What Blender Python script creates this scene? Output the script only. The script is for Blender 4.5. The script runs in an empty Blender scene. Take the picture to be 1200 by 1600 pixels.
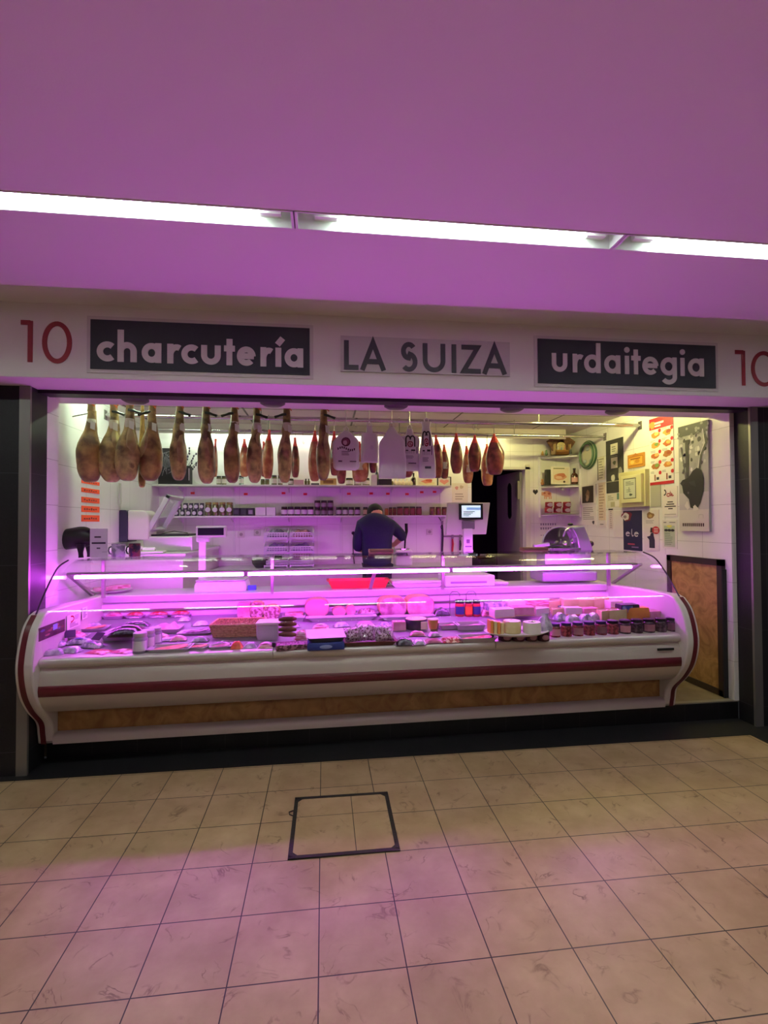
HALL_E, HALL_R = 25.0, 74.0
STALL_E, VAL_E = 125.0, 38.0
LED_C, LED_E = (.75, .062, 1.0), 120.0
import bpy, math, random
from math import sin, cos, pi, radians, sqrt
from mathutils import Vector, Matrix, noise
random.seed(7)
C = bpy.context.scene.collection
sc = bpy.context.scene
sc.view_settings.view_transform = 'Standard'
sc.view_settings.look = 'None'
sc.view_settings.gamma = 1.0
sc.view_settings.use_curve_mapping = False
sc.view_settings.exposure = EXPOSURE = 0.0
sc.cycles.use_denoising = True
sc.cycles.max_bounces = 10
sc.cycles.transparent_max_bounces = 24
sc.cycles.sample_clamp_indirect = 6.0

# ------------------------------------------------------------------ camera (solved from the floor tiles)
F, YAW, PITCH, ROLL, HC = 779.055, 0.121087, 0.020201, -0.0049194, 1.678
_r = Vector((cos(YAW), -sin(YAW), 0)); CW = Vector((sin(YAW)*cos(PITCH), cos(YAW)*cos(PITCH), sin(PITCH)))
_u = _r.cross(CW)
CR = cos(ROLL)*_r + sin(ROLL)*_u; CU = -sin(ROLL)*_r + cos(ROLL)*_u
CAM = Vector((0, 0, HC))
cd = bpy.data.cameras.new('camera'); co = bpy.data.objects.new('camera', cd); C.objects.link(co)
co.matrix_world = Matrix(((CR.x, CU.x, -CW.x, 0), (CR.y, CU.y, -CW.y, 0), (CR.z, CU.z, -CW.z, HC), (0, 0, 0, 1)))
cd.sensor_fit = 'VERTICAL'; cd.sensor_height = 36; cd.lens = F/1600*36
cd.clip_start = 0.05
sc.camera = co
def ray(px, py): return CW + CR*((px-600)/F) - CU*((py-800)/F)
def onY(px, py, Y): d = ray(px, py); return CAM + d*(Y/d.y)
def onZ(px, py, Z): d = ray(px, py); return CAM + d*((Z-HC)/d.z)
def onX(px, py, X): d = ray(px, py); return CAM + d*(X/d.x)
def mpp(p): return (p-CAM).dot(CW)/F          # metres per photo pixel at a point

# ------------------------------------------------------------------ materials
def lin(h):
    if not isinstance(h, str): return tuple(h)
    h = h.lstrip('#'); out = []
    for i in (0, 2, 4):
        c = int(h[i:i+2], 16)/255
        out.append(c/12.92 if c <= .04045 else ((c+.055)/1.055)**2.4)
    return tuple(out)
def newmat(name):
    m = bpy.data.materials.new(name); m.use_nodes = True
    return m, m.node_tree.nodes, m.node_tree.links, m.node_tree.nodes['Principled BSDF']
def mat(name, col, rough=.5, metal=0, col2=None, scale=8, thr=(.4, .65), bump=0, coat=0, emit=None, es=0, detail=4, stretch=None, bscale=None, spec=None, alpha=None, col3=None, dist=0):
    m, N, L, p = newmat(name)
    p.inputs['Base Color'].default_value = (*lin(col), 1); p.inputs['Roughness'].default_value = rough
    p.inputs['Metallic'].default_value = metal; p.inputs['Coat Weight'].default_value = coat; p.inputs['Coat Roughness'].default_value = .12
    if spec is not None: p.inputs['Specular IOR Level'].default_value = spec
    if alpha is not None: p.inputs['Alpha'].default_value = alpha
    if emit: p.inputs['Emission Color'].default_value = (*lin(emit), 1); p.inputs['Emission Strength'].default_value = es
    if col2 or bump:
        tc = N.new('ShaderNodeTexCoord'); mp = N.new('ShaderNodeMapping'); L.new(tc.outputs['Object'], mp.inputs[0])
        if stretch: mp.inputs['Scale'].default_value = stretch
        n = N.new('ShaderNodeTexNoise'); n.inputs['Scale'].default_value = scale; n.inputs['Detail'].default_value = detail; n.inputs['Distortion'].default_value = dist
        L.new(mp.outputs[0], n.inputs['Vector'])
    if col2:
        r = N.new('ShaderNodeValToRGB'); e = r.color_ramp.elements
        e[0].position, e[1].position = thr; e[0].color = (*lin(col), 1); e[1].color = (*lin(col2), 1)
        if col3:
            k = e.new(min(.98, thr[1]+.1)); k.color = (*lin(col3), 1)
        L.new(n.outputs['Fac'], r.inputs[0]); L.new(r.outputs[0], p.inputs['Base Color'])
    if bump:
        b = N.new('ShaderNodeBump'); b.inputs['Strength'].default_value = bump; b.inputs['Distance'].default_value = .01
        if bscale:
            n = N.new('ShaderNodeTexNoise'); n.inputs['Scale'].default_value = bscale; L.new(mp.outputs[0], n.inputs['Vector'])
        L.new(n.outputs['Fac'], b.inputs['Height']); L.new(b.outputs[0], p.inputs['Normal'])
    return m
_flat = {}
def col(h, rough=.6):
    k = (h, rough)
    if k not in _flat: _flat[k] = mat('plain_' + h.strip('#'), h, rough)
    return _flat[k]
def emitter(name, c, s):
    m, N, L, p = newmat(name)
    p.inputs['Base Color'].default_value = (.8, .8, .8, 1)
    p.inputs['Emission Color'].default_value = (*c, 1); p.inputs['Emission Strength'].default_value = s
    return m
def glassmat(name, tint=(.97, .98, .98), base=.035, edge=.55, rough=0.0):
    m, N, L, p = newmat(name); N.remove(p)
    out = N['Material Output']; t = N.new('ShaderNodeBsdfTransparent'); t.inputs[0].default_value = (*tint, 1)
    g = N.new('ShaderNodeBsdfGlossy'); g.inputs['Roughness'].default_value = rough
    lw = N.new('ShaderNodeLayerWeight'); lw.inputs[0].default_value = .5
    pw = N.new('ShaderNodeMath'); pw.operation = 'POWER'; pw.inputs[1].default_value = 4
    ma = N.new('ShaderNodeMath'); ma.operation = 'MULTIPLY_ADD'; ma.inputs[1].default_value = edge; ma.inputs[2].default_value = base
    mx = N.new('ShaderNodeMixShader')
    L.new(lw.outputs['Facing'], pw.inputs[0]); L.new(pw.outputs[0], ma.inputs[0]); L.new(ma.outputs[0], mx.inputs[0])
    L.new(t.outputs[0], mx.inputs[1]); L.new(g.outputs[0], mx.inputs[2]); L.new(mx.outputs[0], out.inputs[0])
    return m
def tilemat(name, axes, size, origin, base, base2, joint, jw=.003, rough=.4, vein=None, var=.06, nscale=3.5, bump=.25):
    """rectangular tiles: axes picks two of the world axes"""
    m, N, L, p = newmat(name); p.inputs['Roughness'].default_value = rough
    g = N.new('ShaderNodeNewGeometry'); s = N.new('ShaderNodeSeparateXYZ'); L.new(g.outputs['Position'], s.inputs[0])
    c = N.new('ShaderNodeCombineXYZ')
    for i in (0, 1):
        a = N.new('ShaderNodeMath'); a.operation = 'SUBTRACT'; a.inputs[1].default_value = origin[i] - 40*size[i]
        L.new(s.outputs['XYZ'.index(axes[i])], a.inputs[0]); L.new(a.outputs[0], c.inputs[i])
    b = N.new('ShaderNodeTexBrick'); b.offset = 0; b.squash = 1
    L.new(c.outputs[0], b.inputs['Vector']); b.inputs['Scale'].default_value = 1
    b.inputs['Brick Width'].default_value = size[0]; b.inputs['Row Height'].default_value = size[1]
    b.inputs['Mortar Size'].default_value = jw; b.inputs['Mortar Smooth'].default_value = .2; b.inputs['Bias'].default_value = 0
    b.inputs['Color1'].default_value = (1, 1, 1, 1); b.inputs['Color2'].default_value = (1-var, 1-var, 1-var*1.1, 1); b.inputs['Mortar'].default_value = (1, 1, 1, 1)
    n = N.new('ShaderNodeTexNoise'); n.inputs['Scale'].default_value = nscale; n.inputs['Detail'].default_value = 7; n.inputs['Roughness'].default_value = .62
    L.new(g.outputs['Position'], n.inputs['Vector'])
    r = N.new('ShaderNodeValToRGB'); e = r.color_ramp.elements; e[0].position = .35; e[1].position = .68
    e[0].color = (*lin(base2), 1); e[1].color = (*lin(base), 1); L.new(n.outputs['Fac'], r.inputs[0])
    cur = r.outputs[0]
    if vein:
        n2 = N.new('ShaderNodeTexNoise'); n2.inputs['Scale'].default_value = 6; n2.inputs['Detail'].default_value = 6; n2.inputs['Distortion'].default_value = 1.1
        L.new(g.outputs['Position'], n2.inputs['Vector'])
        r2 = N.new('ShaderNodeValToRGB'); q = r2.color_ramp.elements; q[0].position = .478; q[1].position = .522
        q[0].color = (0, 0, 0, 1); q[1].color = (0, 0, 0, 1); k = q.new(.5); k.color = (1, 1, 1, 1)
        L.new(n2.outputs['Fac'], r2.inputs[0])
        n3 = N.new('ShaderNodeTexNoise'); n3.inputs['Scale'].default_value = 9; L.new(g.outputs['Position'], n3.inputs['Vector'])
        r3 = N.new('ShaderNodeValToRGB'); r3.color_ramp.elements[0].position = .5; r3.color_ramp.elements[1].position = .72; L.new(n3.outputs['Fac'], r3.inputs[0])
        mm = N.new('ShaderNodeMath'); mm.operation = 'MULTIPLY'; L.new(r2.outputs[0], mm.inputs[0]); L.new(r3.outputs[0], mm.inputs[1])
        mv = N.new('ShaderNodeMix'); mv.data_type = 'RGBA'; L.new(mm.outputs[0], mv.inputs['Factor']); L.new(cur, mv.inputs['A']); mv.inputs['B'].default_value = (*lin(vein), 1)
        cur = mv.outputs['Result']
    mu = N.new('ShaderNodeMix'); mu.data_type = 'RGBA'; mu.blend_type = 'MULTIPLY'; mu.inputs['Factor'].default_value = 1
    L.new(cur, mu.inputs['A']); L.new(b.outputs['Color'], mu.inputs['B'])
    mj = N.new('ShaderNodeMix'); mj.data_type = 'RGBA'; L.new(b.outputs['Fac'], mj.inputs['Factor'])
    L.new(mu.outputs['Result'], mj.inputs['A']); mj.inputs['B'].default_value = (*lin(joint), 1)
    L.new(mj.outputs['Result'], p.inputs['Base Color'])
    bp = N.new('ShaderNodeBump'); bp.invert = True; bp.inputs['Strength'].default_value = bump; bp.inputs['Distance'].default_value = .004
    L.new(b.outputs['Fac'], bp.inputs['Height']); L.new(bp.outputs[0], p.inputs['Normal'])
    return m

# ------------------------------------------------------------------ mesh builder
class MB:
    def __init__(s): s.v = []; s.f = []; s.m = []; s.cur = 0
    def mi(s, i): s.cur = i; return s
    def add(s, vs, fs):
        o = len(s.v); s.v += [tuple(v) for v in vs]; s.f += [tuple(i+o for i in f) for f in fs]; s.m += [s.cur]*len(fs); return s
    def box(s, x0, x1, y0, y1, z0, z1):
        return s.add([(x0,y0,z0),(x1,y0,z0),(x1,y1,z0),(x0,y1,z0),(x0,y0,z1),(x1,y0,z1),(x1,y1,z1),(x0,y1,z1)],
                     [(0,3,2,1),(4,5,6,7),(0,1,5,4),(1,2,6,5),(2,3,7,6),(3,0,4,7)])
    def obox(s, c, size, M=None):
        t = MB().box(-size[0]/2, size[0]/2, -size[1]/2, size[1]/2, -size[2]/2, size[2]/2)
        M = M or Matrix(); c = Vector(c)
        return s.add([(M @ Vector(v)) + c for v in t.v], t.f)
    def bar(s, p0, p1, w, h, up=(0, 0, 1)):
        p0, p1 = Vector(p0), Vector(p1); d = (p1-p0); L = d.length; d.normalize()
        a = d.cross(Vector(up)).normalized(); b = a.cross(d)
        vs = []
        for p in (p0, p1):
            for i, j in ((-1,-1),(1,-1),(1,1),(-1,1)): vs.append(p + a*(w/2*i) + b*(h/2*j))
        return s.add(vs, [(0,3,2,1),(4,5,6,7),(0,1,5,4),(1,2,6,5),(2,3,7,6),(3,0,4,7)])
    def rings(s, rings, cap0=True, cap1=True, closed=True):
        n = len(rings[0]); vs = [p for r in rings for p in r]; fs = []
        for i in range(len(rings)-1):
            for j in range(n if closed else n-1):
                k = (j+1) % n; fs.append((i*n+j, i*n+k, (i+1)*n+k, (i+1)*n+j))
        if cap0: fs.append(tuple(range(n-1, -1, -1)))
        if cap1: fs.append(tuple((len(rings)-1)*n+j for j in range(n)))
        return s.add(vs, fs)
    def prism(s, poly, a0, a1, axis='X'):
        """polygon extruded along an axis. X: poly=(y,z); Y: poly=(x,z); Z: poly=(x,y)"""
        def P(p, a): return (a, p[0], p[1]) if axis == 'X' else ((p[0], a, p[1]) if axis == 'Y' else (p[0], p[1], a))
        return s.rings([[P(p, a0) for p in poly], [P(p, a1) for p in poly]])
    def sheet(s, prof, x0, x1, t):
        """open profile (y,z) given a thickness, extruded along X"""
        n = len(prof); off = []
        for i in range(n):
            a = Vector(prof[max(0, i-1)]); b = Vector(prof[min(n-1, i+1)]); d = (b-a).normalized(); off.append((prof[i][0]+d.y*t, prof[i][1]-d.x*t))
        return s.prism(list(prof) + off[::-1], x0, x1, 'X')
    def tube(s, path, r, n=8, closed=False, caps=True):
        P = [Vector(p) for p in path]; m = len(P); R = r if isinstance(r, (list, tuple)) else [r]*m
        rings = []; a = None
        for i in range(m):
            t = (P[(i+1) % m]-P[i-1]) if closed else (P[min(m-1, i+1)]-P[max(0, i-1)])
            t.normalize()
            if a is None:
                a = t.orthogonal().normalized()
            a = (a - t*a.dot(t)).normalized(); b = t.cross(a)
            rings.append([P[i] + (a*cos(2*pi*k/n) + b*sin(2*pi*k/n))*R[i] for k in range(n)])
        if closed: rings.append(rings[0])
        return s.rings(rings, caps and not closed, caps and not closed)
    def lathe(s, prof, c=(0, 0, 0), n=20, sx=1, sy=1):
        return s.rings([[(c[0]+r*sx*cos(2*pi*k/n), c[1]+r*sy*sin(2*pi*k/n), c[2]+z) for k in range(n)] for r, z in prof])
    def loft(s, secs, n=16, p=2.0, wob=0, seed=0):
        """secs: (cx,cy,z,rx,ry)  superelliptic sections stacked along z"""
        rings = []
        for cx, cy, z, rx, ry in secs:
            ring = []
            for k in range(n):
                a = 2*pi*k/n; ca, sa = cos(a), sin(a); q = 2/p
                x = rx*math.copysign(abs(ca)**q, ca); y = ry*math.copysign(abs(sa)**q, sa)
                f = 1 + (wob*noise.noise(Vector((cos(a)*1.3+seed*7.1, sin(a)*1.3, z*9+seed))) if wob else 0)
                ring.append((cx+x*f, cy+y*f, z))
            rings.append(ring)
        return s.rings(rings)
    def ball(s, c, r, n=14, m=8):
        rx, ry, rz = r if isinstance(r, (tuple, list)) else (r, r, r)
        return s.rings([[(c[0]+rx*sin(t)*cos(2*pi*k/n), c[1]+ry*sin(t)*sin(2*pi*k/n), c[2]-rz*cos(t)) for k in range(n)]
                        for t in [pi*(0.02+.96*i/m) for i in range(m+1)]])
    def grid(s, fn, nu, nv):
        vs = [fn(i/nu, j/nv) for j in range(nv+1) for i in range(nu+1)]
        fs = [(j*(nu+1)+i, j*(nu+1)+i+1, (j+1)*(nu+1)+i+1, (j+1)*(nu+1)+i) for j in range(nv) for i in range(nu)]
        return s.add(vs, fs)
    def xf(s, M):
        s.v = [tuple(M @ Vector(v)) for v in s.v]; return s
    def sh(s, x, y, z): s.v = [(a+x, b+y, c+z) for a, b, c in s.v]; return s
    def join(s, o): return s.add(o.v, o.f)
    def build(s, name, mats, parent=None, smooth=40, bevel=0, loc=None, rotz=0, subsurf=0):
        me = bpy.data.meshes.new(name); me.from_pydata(s.v, [], s.f); me.update()
        for m in (mats if isinstance(mats, (list, tuple)) else [mats]): me.materials.append(m)
        if any(s.m): me.polygons.foreach_set('material_index', s.m)
        if smooth:
            me.polygons.foreach_set('use_smooth', [True]*len(me.polygons)); me.set_sharp_from_angle(angle=radians(smooth))
        o = bpy.data.objects.new(name, me); C.objects.link(o)
        if parent: o.parent = parent
        if loc is not None: o.location = loc
        if rotz: o.rotation_euler.z = rotz
        if bevel:
            b = o.modifiers.new('bevel', 'BEVEL'); b.width = bevel; b.segments = 2; b.limit_method = 'ANGLE'; b.angle_limit = radians(50)
        if subsurf:
            b = o.modifiers.new('sub', 'SUBSURF'); b.levels = b.render_levels = subsurf
        return o
def catmull(pts, k=5):
    out = []; n = len(pts)
    for i in range(n-1):
        p0, p1, p2, p3 = (Vector(pts[max(0, i-1)]), Vector(pts[i]), Vector(pts[i+1]), Vector(pts[min(n-1, i+2)]))
        for j in range(k):
            t = j/k
            out.append(tuple(.5*((2*p1)+(p2-p0)*t+(2*p0-5*p1+4*p2-p3)*t*t+(3*p1-p0-3*p2+p3)*t**3)))
    out.append(tuple(pts[-1])); return out
def tag(o, label, cat, group=None):
    o['label'] = label; o['category'] = cat
    if group: o['group'] = group
    return o
def thing(name, label, cat, loc=(0, 0, 0), rotz=0, group=None):
    o = bpy.data.objects.new(name, None); C.objects.link(o); o.location = loc; o.rotation_euler.z = rotz; o.empty_display_size = .05
    return tag(o, label, cat, group)
def struct(name, mb, m, **k):
    o = mb.build(name, m, **k); o['kind'] = 'structure'; return o
def solo(name, mb, m, label, cat, loc=(0, 0, 0), group=None, **k):
    return tag(mb.build(name, m, loc=loc, **k), label, cat, group)
def copytree(o, loc, rotz=None, label=None, parent=None):
    c = o.copy(); C.objects.link(c)
    if parent: c.parent = parent
    else:
        c.location = loc
        if rotz is not None: c.rotation_euler.z = rotz
        if label: c['label'] = label
    for ch in list(o.children): copytree(ch, None, parent=c)
    return c
ORD = ['first','second','third','fourth','fifth','sixth','seventh','eighth','ninth','tenth','eleventh','twelfth','thirteenth','fourteenth','fifteenth','sixteenth','seventeenth']

# flat printed things: u right, v up, w towards the viewer
class Flat:
    def __init__(s, facing): s.fc = facing; s.mb = MB(); s.mats = []; s.w = 0
    def P(s, u, v, w):
        return {'-Y': (u, -w, v), '-X': (-w, -u, v), '+X': (w, u, v)}[s.fc]
    def mi(s, c):
        m = col(c) if isinstance(c, str) else c
        if m not in s.mats: s.mats.append(m)
        s.mb.mi(s.mats.index(m))
    def base(s, w, h, t, c):
        s.mi(c); s.W, s.H = w, h
        vs = [s.P(u, v, z) for z in (0, t) for u, v in ((-w/2,0),(w/2,0),(w/2,h),(-w/2,h))]
        s.mb.add(vs, [(0,3,2,1),(4,5,6,7),(0,1,5,4),(1,2,6,5),(2,3,7,6),(3,0,4,7)]); s.w = t; return s
    def poly(s, pts, c, k=1):
        """pts in 0..1 of the base"""
        s.mi(c); z = s.w + .0006*k
        s.mb.add([s.P((u-.5)*s.W, v*s.H, z) for u, v in pts], [tuple(range(len(pts)))]); return s
    def rect(s, u0, v0, u1, v1, c, k=1): return s.poly([(u0,v0),(u1,v0),(u1,v1),(u0,v1)], c, k)
    def ell(s, u, v, ru, rv, c, k=1, n=16): return s.poly([(u+ru*cos(2*pi*i/n), v+rv*sin(2*pi*i/n)) for i in range(n)], c, k)
    def blob(s, u, v, ru, rv, c, k=1, n=14, seed=0):
        rnd = random.Random(seed); return s.poly([(u+ru*cos(2*pi*i/n)*(q := rnd.uniform(.75, 1.1)), v+rv*sin(2*pi*i/n)*q) for i in range(n)], c, k)
    def lines(s, u0, u1, v0, v1, n, c, k=1, seed=1):
        rnd = random.Random(seed); st = (v1-v0)/n
        for i in range(n):
            e = u0+(u1-u0)*rnd.uniform(.6, 1); s.rect(u0, v0+i*st+st*.25, e, v0+i*st+st*.7, c, k)
        return s
    def stroke(s, pts, wd, c, k=1, closed=False):
        """pts in 0..1; wd in metres"""
        q = [((u-.5)*s.W, v*s.H) for u, v in pts]; s.mi(c); z = s.w + .0006*k
        a, b, n = ribbon(q, wd, closed)
        vs = [s.P(*p, z) for p in a] + [s.P(*p, z) for p in b]; m = len(a)
        s.mb.add(vs, [(m+i, m+(i+1) % m, (i+1) % m, i) for i in range(n)]); return s
    def build(s, name, **k): return s.mb.build(name, s.mats, smooth=0, **k)
def ribbon(q, wd, closed=False):
    n = len(q); A = []; B = []
    for i in range(n):
        p = Vector(q[i]); d0 = (p-Vector(q[i-1])) if (i > 0 or closed) else None; d1 = (Vector(q[(i+1) % n])-p) if (i < n-1 or closed) else None
        if d0 is None: d0 = d1
        if d1 is None: d1 = d0
        d0 = d0.normalized(); d1 = d1.normalized(); t = (d0+d1)
        t = t.normalized() if t.length > 1e-6 else d1
        nr = Vector((-t.y, t.x)); k = max(.35, nr.dot(Vector((-d1.y, d1.x))))
        o = nr*(wd/2/k); A.append(tuple(p+o)); B.append(tuple(p-o))
    return A, B, (n if closed else n-1)

# ------------------------------------------------------------------ stroke lettering (geometric sans)
def arc(cx, cy, rx, ry, a0, a1, n=18): return [(cx+rx*cos(radians(a0+(a1-a0)*i/n)), cy+ry*sin(radians(a0+(a1-a0)*i/n))) for i in range(n+1)]
def glyph(ch, w, s, asc=1.62):
    h = s/2; ry = .5-h; rx = w/2-h
    el = (arc(w/2, .5, rx, ry, 0, 340, 28), True)
    if ch == 'a': return [el, ([(w-h, 0), (w-h, 1)], False)]
    if ch == 'd': return [el, ([(w-h, 0), (w-h, asc)], False)]
    if ch == 'g': return [el, ([(w-h, 1), (w-h, 0)] + arc(w/2, -.08, rx, .42-h, 0, -150, 16), False)]
    if ch == 'c': return [(arc(.5, .5, ry, ry, 48, 312, 26), False)]
    if ch == 'e': return [(arc(w/2, .5, rx, ry, 0, 318, 28), False), ([(h, .5), (w-h*.6, .5)], False)]
    if ch == 'h': return [([(h, 0), (h, asc)], False), (arc(w/2, 1-h-rx*1.02, rx, rx*1.02, 180, 0, 16) + [(w-h, 0)], False)]
    if ch == 'r': return [([(h, 0), (h, 1)], False), (arc(h+(w-h)*.62, .98-h-.42, (w-h)*.62, .42, 180, 62, 10), False)]
    if ch == 'u': return [([(h, 1)] + arc(w/2, h+rx, rx, rx, 180, 360, 16) + [(w-h, 1)], False)]
    if ch == 't': return [([(w/2, 0), (w/2, 1.36)], False), ([(0, 1-h*.9), (w, 1-h*.9)], False)]
    if ch == 'i': return [([(w/2, 0), (w/2, 1)], False), ('dot', (w/2, 1.32), s*.62)]
    if ch == 'í': return [([(s/2, 0), (s/2, 1)], False), ([(s*.35, 1.16), (s*1.25, 1.5)], False)]
    # capitals: height 1
    if ch == 'L': return [([(h, 1), (h, h), (w, h)], False)]
    if ch == 'A': return [([(h*.9, 0), (w/2, 1-h*.6), (w-h*.9, 0)], False), ([(w*.22, .3), (w*.78, .3)], False)]
    if ch == 'S':
        r1 = .235; r2 = .265; a = arc(w*.5, 1-h-r1+.02, (w/2-h)*.88, r1, 35, 268, 16); b = arc(w*.5, h+r2-.01, w/2-h, r2, 80, -140, 16)
        return [(a+b, False)]
    if ch == 'U': return [([(h, 1)] + arc(w/2, h+rx, rx, rx, 180, 360, 16) + [(w-h, 1)], False)]
    if ch == 'I': return [([(w/2, 0), (w/2, 1)], False)]
    if ch == 'Z': return [([(w*.04, 1-h), (w-h*1.3, 1-h), (h*1.3, h), (w, h)], False)]
    if ch == '1': return [([(w-h, 0), (w-h, 1)], False), ([(0, 1-h*.8), (w-h, 1-h*.8)], False)]
    if ch == '0': return [(arc(w/2, .5, rx, .5-h+.012, 0, 350, 36), True)]
def letters(word, X, Z0, xh, s, Y, thick=.004, asc=1.62):
    """word as a mesh facing -Y at Y; X: list of (x0,x1); xh: letter height; s: stroke in metres"""
    mb = MB(); T0 = thick
    for ch, (x0, x1) in zip(word, X):
        for ns, st in enumerate(glyph(ch, (x1-x0)/xh, s/xh, asc)):
            thick = T0+.0012*ns
            if st[0] == 'dot':
                c, r = st[1], st[2]; q = [(x0+(c[0]+r*cos(2*pi*i/16))*xh, Z0+(c[1]+r*sin(2*pi*i/16))*xh) for i in range(16)]
                mb.prism(q[::-1], Y, Y-thick, 'Y'); continue
            A, B, n = ribbon([(x0+u*xh, Z0+v*xh) for u, v in st[0]], s, st[1]); m = len(A)
            for i in range(n):
                j = (i+1) % m
                mb.prism([A[i], A[j], B[j], B[i]], Y, Y-thick, 'Y')
    return mb
def textmesh(s, size, ext=.001):
    cu = bpy.data.curves.new('t', 'FONT'); cu.body = s; cu.size = size; cu.align_x = 'CENTER'; cu.extrude = ext
    o = bpy.data.objects.new('t', cu); C.objects.link(o); dg = bpy.context.evaluated_depsgraph_get(); dg.update()
    me = bpy.data.meshes.new_from_object(o.evaluated_get(dg)); mb = MB()
    mb.add([tuple(v.co) for v in me.vertices], [tuple(p.vertices) for p in me.polygons])
    bpy.data.objects.remove(o); bpy.data.curves.remove(cu); bpy.data.meshes.remove(me); return mb
# ------------------------------------------------------------------ shared materials
T = .33
M = {}
M['floor'] = tilemat('floor_tile', 'XY', (T, T), (-1.6719, 3.5409), '#b79b78', '#a08460', '#241a11', .0027, .42, vein='#6f5238', var=.09)
M['cover_tile'] = tilemat('cover_tile', 'XY', (T, T), (.163, 2.905), '#b79b78', '#a08460', '#2c2015', .0022, .42, vein='#6f5238')
M['granite'] = tilemat('black_granite', 'XZ', (.62, .62), (-1.97, .16), '#17151a', '#0d0c10', '#4a4550', .0012, .5, var=.05, nscale=60, bump=.1)
M['granite_p'] = tilemat('black_granite_plinth', 'XZ', (.31, .4), (-1.97, -.2), '#131115', '#0a090c', '#3a3338', .0015, .35, var=.05, nscale=60, bump=.1)
M['granite_y'] = tilemat('black_granite_side', 'YZ', (.62, .62), (3.62, .16), '#17151a', '#0d0c10', '#35313a', .001, .32, var=.05, nscale=60, bump=.1)
M['border'] = tilemat('black_floor_border', 'XY', (.62, .31), (-1.9, 3.55), '#1b191c', '#100f12', '#080808', .0015, .5, var=.06, nscale=90, bump=.1)
M['plaster'] = mat('white_plaster', '#e9e4e1', .75, bump=.05, scale=140)
M['fascia'] = mat('fascia_paint', '#e4dedb', .6, bump=.04, scale=160)
M['walltile'] = tilemat('white_wall_tile', 'YZ', (.5, .333), (3.69, .15), '#efeeea', '#e9e7e2', '#b9b5b0', .002, .22, var=.02, nscale=2)
M['walltile_b'] = tilemat('white_back_tile', 'XZ', (.333, .5), (-2.08, .15), '#ecebe6', '#e6e4de', '#c9c5bd', .002, .3, var=.02, nscale=2)
M['stallceil'] = tilemat('ceiling_panel', 'XY', (1.2, .6), (-2.05, 6.05), '#d9cfc8', '#d2c8c0', '#5b524c', .012, .6, var=.02, nscale=2)
M['steel'] = mat('brushed_steel', '#8b8783', .48, .8, bump=.05, scale=60, stretch=(1, 1, .05))
M['chrome'] = mat('chrome', '#c9c9c9', .16, 1)
M['alu'] = mat('aluminium', '#b4b1ad', .35, .85)
M['black'] = mat('black_plastic', '#141315', .45)
M['rubber'] = mat('dark_rubber', '#1b1a1c', .7)
M['white'] = mat('white_plastic', '#e7e5e2', .38)
M['offwhite'] = mat('off_white_plastic', '#d9d5cd', .45)
M['paper'] = mat('white_paper', '#efeeea', .8)
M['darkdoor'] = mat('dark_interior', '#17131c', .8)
M['stonefloor'] = mat('brown_stone', '#6d5d43', .5, col2='#85745a', scale=5, detail=8, bump=.05)
M['glass'] = glassmat('clear_glass', base=.03, edge=.5)
M['glass_top'] = glassmat('top_glass', (.93, .94, .95), base=.06, edge=.75)

# ------------------------------------------------------------------ setting
FY, FZ, CZ = 3.40, 2.61, 3.09           # fascia face, fascia underside, hall ceiling
WL, WR, WB, SC = -2.08, 3.45, 6.65, 2.90  # stall walls and stall ceiling
struct('floor', MB().box(-6, 7, -4.5, 3.86, -.1, 0), M['floor'], smooth=0)
struct('trim_1', MB().box(-6, 7, 3.556, 3.86, 0, .003).box(3.309, 7, -4.5, 3.556, 0, .003), M['border'], smooth=0)
struct('trim_2', MB().box(-1.966, 3.48, 3.86, 3.90, 0, .147), M['granite_p'], smooth=0)
struct('trim_3', MB().box(-1.966, 3.48, 3.853, 3.90, .147, .157), mat('step_nosing', '#8d857a', .4, .3), smooth=0)
struct('floor_stall', MB().box(WL, WR, 3.90, WB, 0, .157), M['stonefloor'], smooth=0)
struct('wall_left_pillar', MB().box(-6, -1.966, 3.62, 3.83, 0, FZ), M['granite'], smooth=0)
struct('wall_right_pillar', MB().box(3.482, 7, 3.69, 3.85, 0, FZ), M['granite'], smooth=0)
struct('trim_4', MB().box(-2.03, -1.962, 3.612, 3.62, 0, FZ).box(-1.966, -1.962, 3.62, 3.632, 0, FZ), M['steel'], smooth=0)
struct('trim_5', MB().box(3.478, 3.548, 3.682, 3.69, 0, FZ).box(3.478, 3.482, 3.69, 3.702, 0, FZ), M['steel'], smooth=0)
struct('wall_left', MB().box(-2.5, -1.972, 3.83, 4.00, .157, SC).box(-2.5, WL, 4.00, WB+.2, .157, SC), M['walltile'], smooth=0)
struct('wall_right', MB().box(WR, 3.8, 3.85, WB+.2, .157, SC).box(WR-.008, WR, 3.852, 3.96, .157, SC), M['walltile'], smooth=0)
DX0, DX1, DZ = onY(737, 800, WB).x, onY(821, 800, WB).x, 2.40
struct('wall_back', MB().box(WL, DX0, WB, WB+.15, .157, SC).box(DX1, WR, WB, WB+.15, .157, SC).box(DX0, DX1, WB, WB+.15, DZ, SC), M['walltile_b'], smooth=0)
struct('trim_6', MB().box(DX1, DX1+.065, WB-.015, WB, .157, DZ+.07).box(DX0-.01, DX1+.065, WB-.015, WB, DZ, DZ+.035), mat('door_frame_paint', '#d8d4cb', .5), smooth=0)
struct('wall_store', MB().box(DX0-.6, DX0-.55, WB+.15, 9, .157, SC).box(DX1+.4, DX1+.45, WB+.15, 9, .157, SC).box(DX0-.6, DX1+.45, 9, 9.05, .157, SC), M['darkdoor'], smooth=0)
struct('floor_store', MB().box(DX0-.6, DX1+.45, WB, 9, .1, .157), M['darkdoor'], smooth=0)
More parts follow.
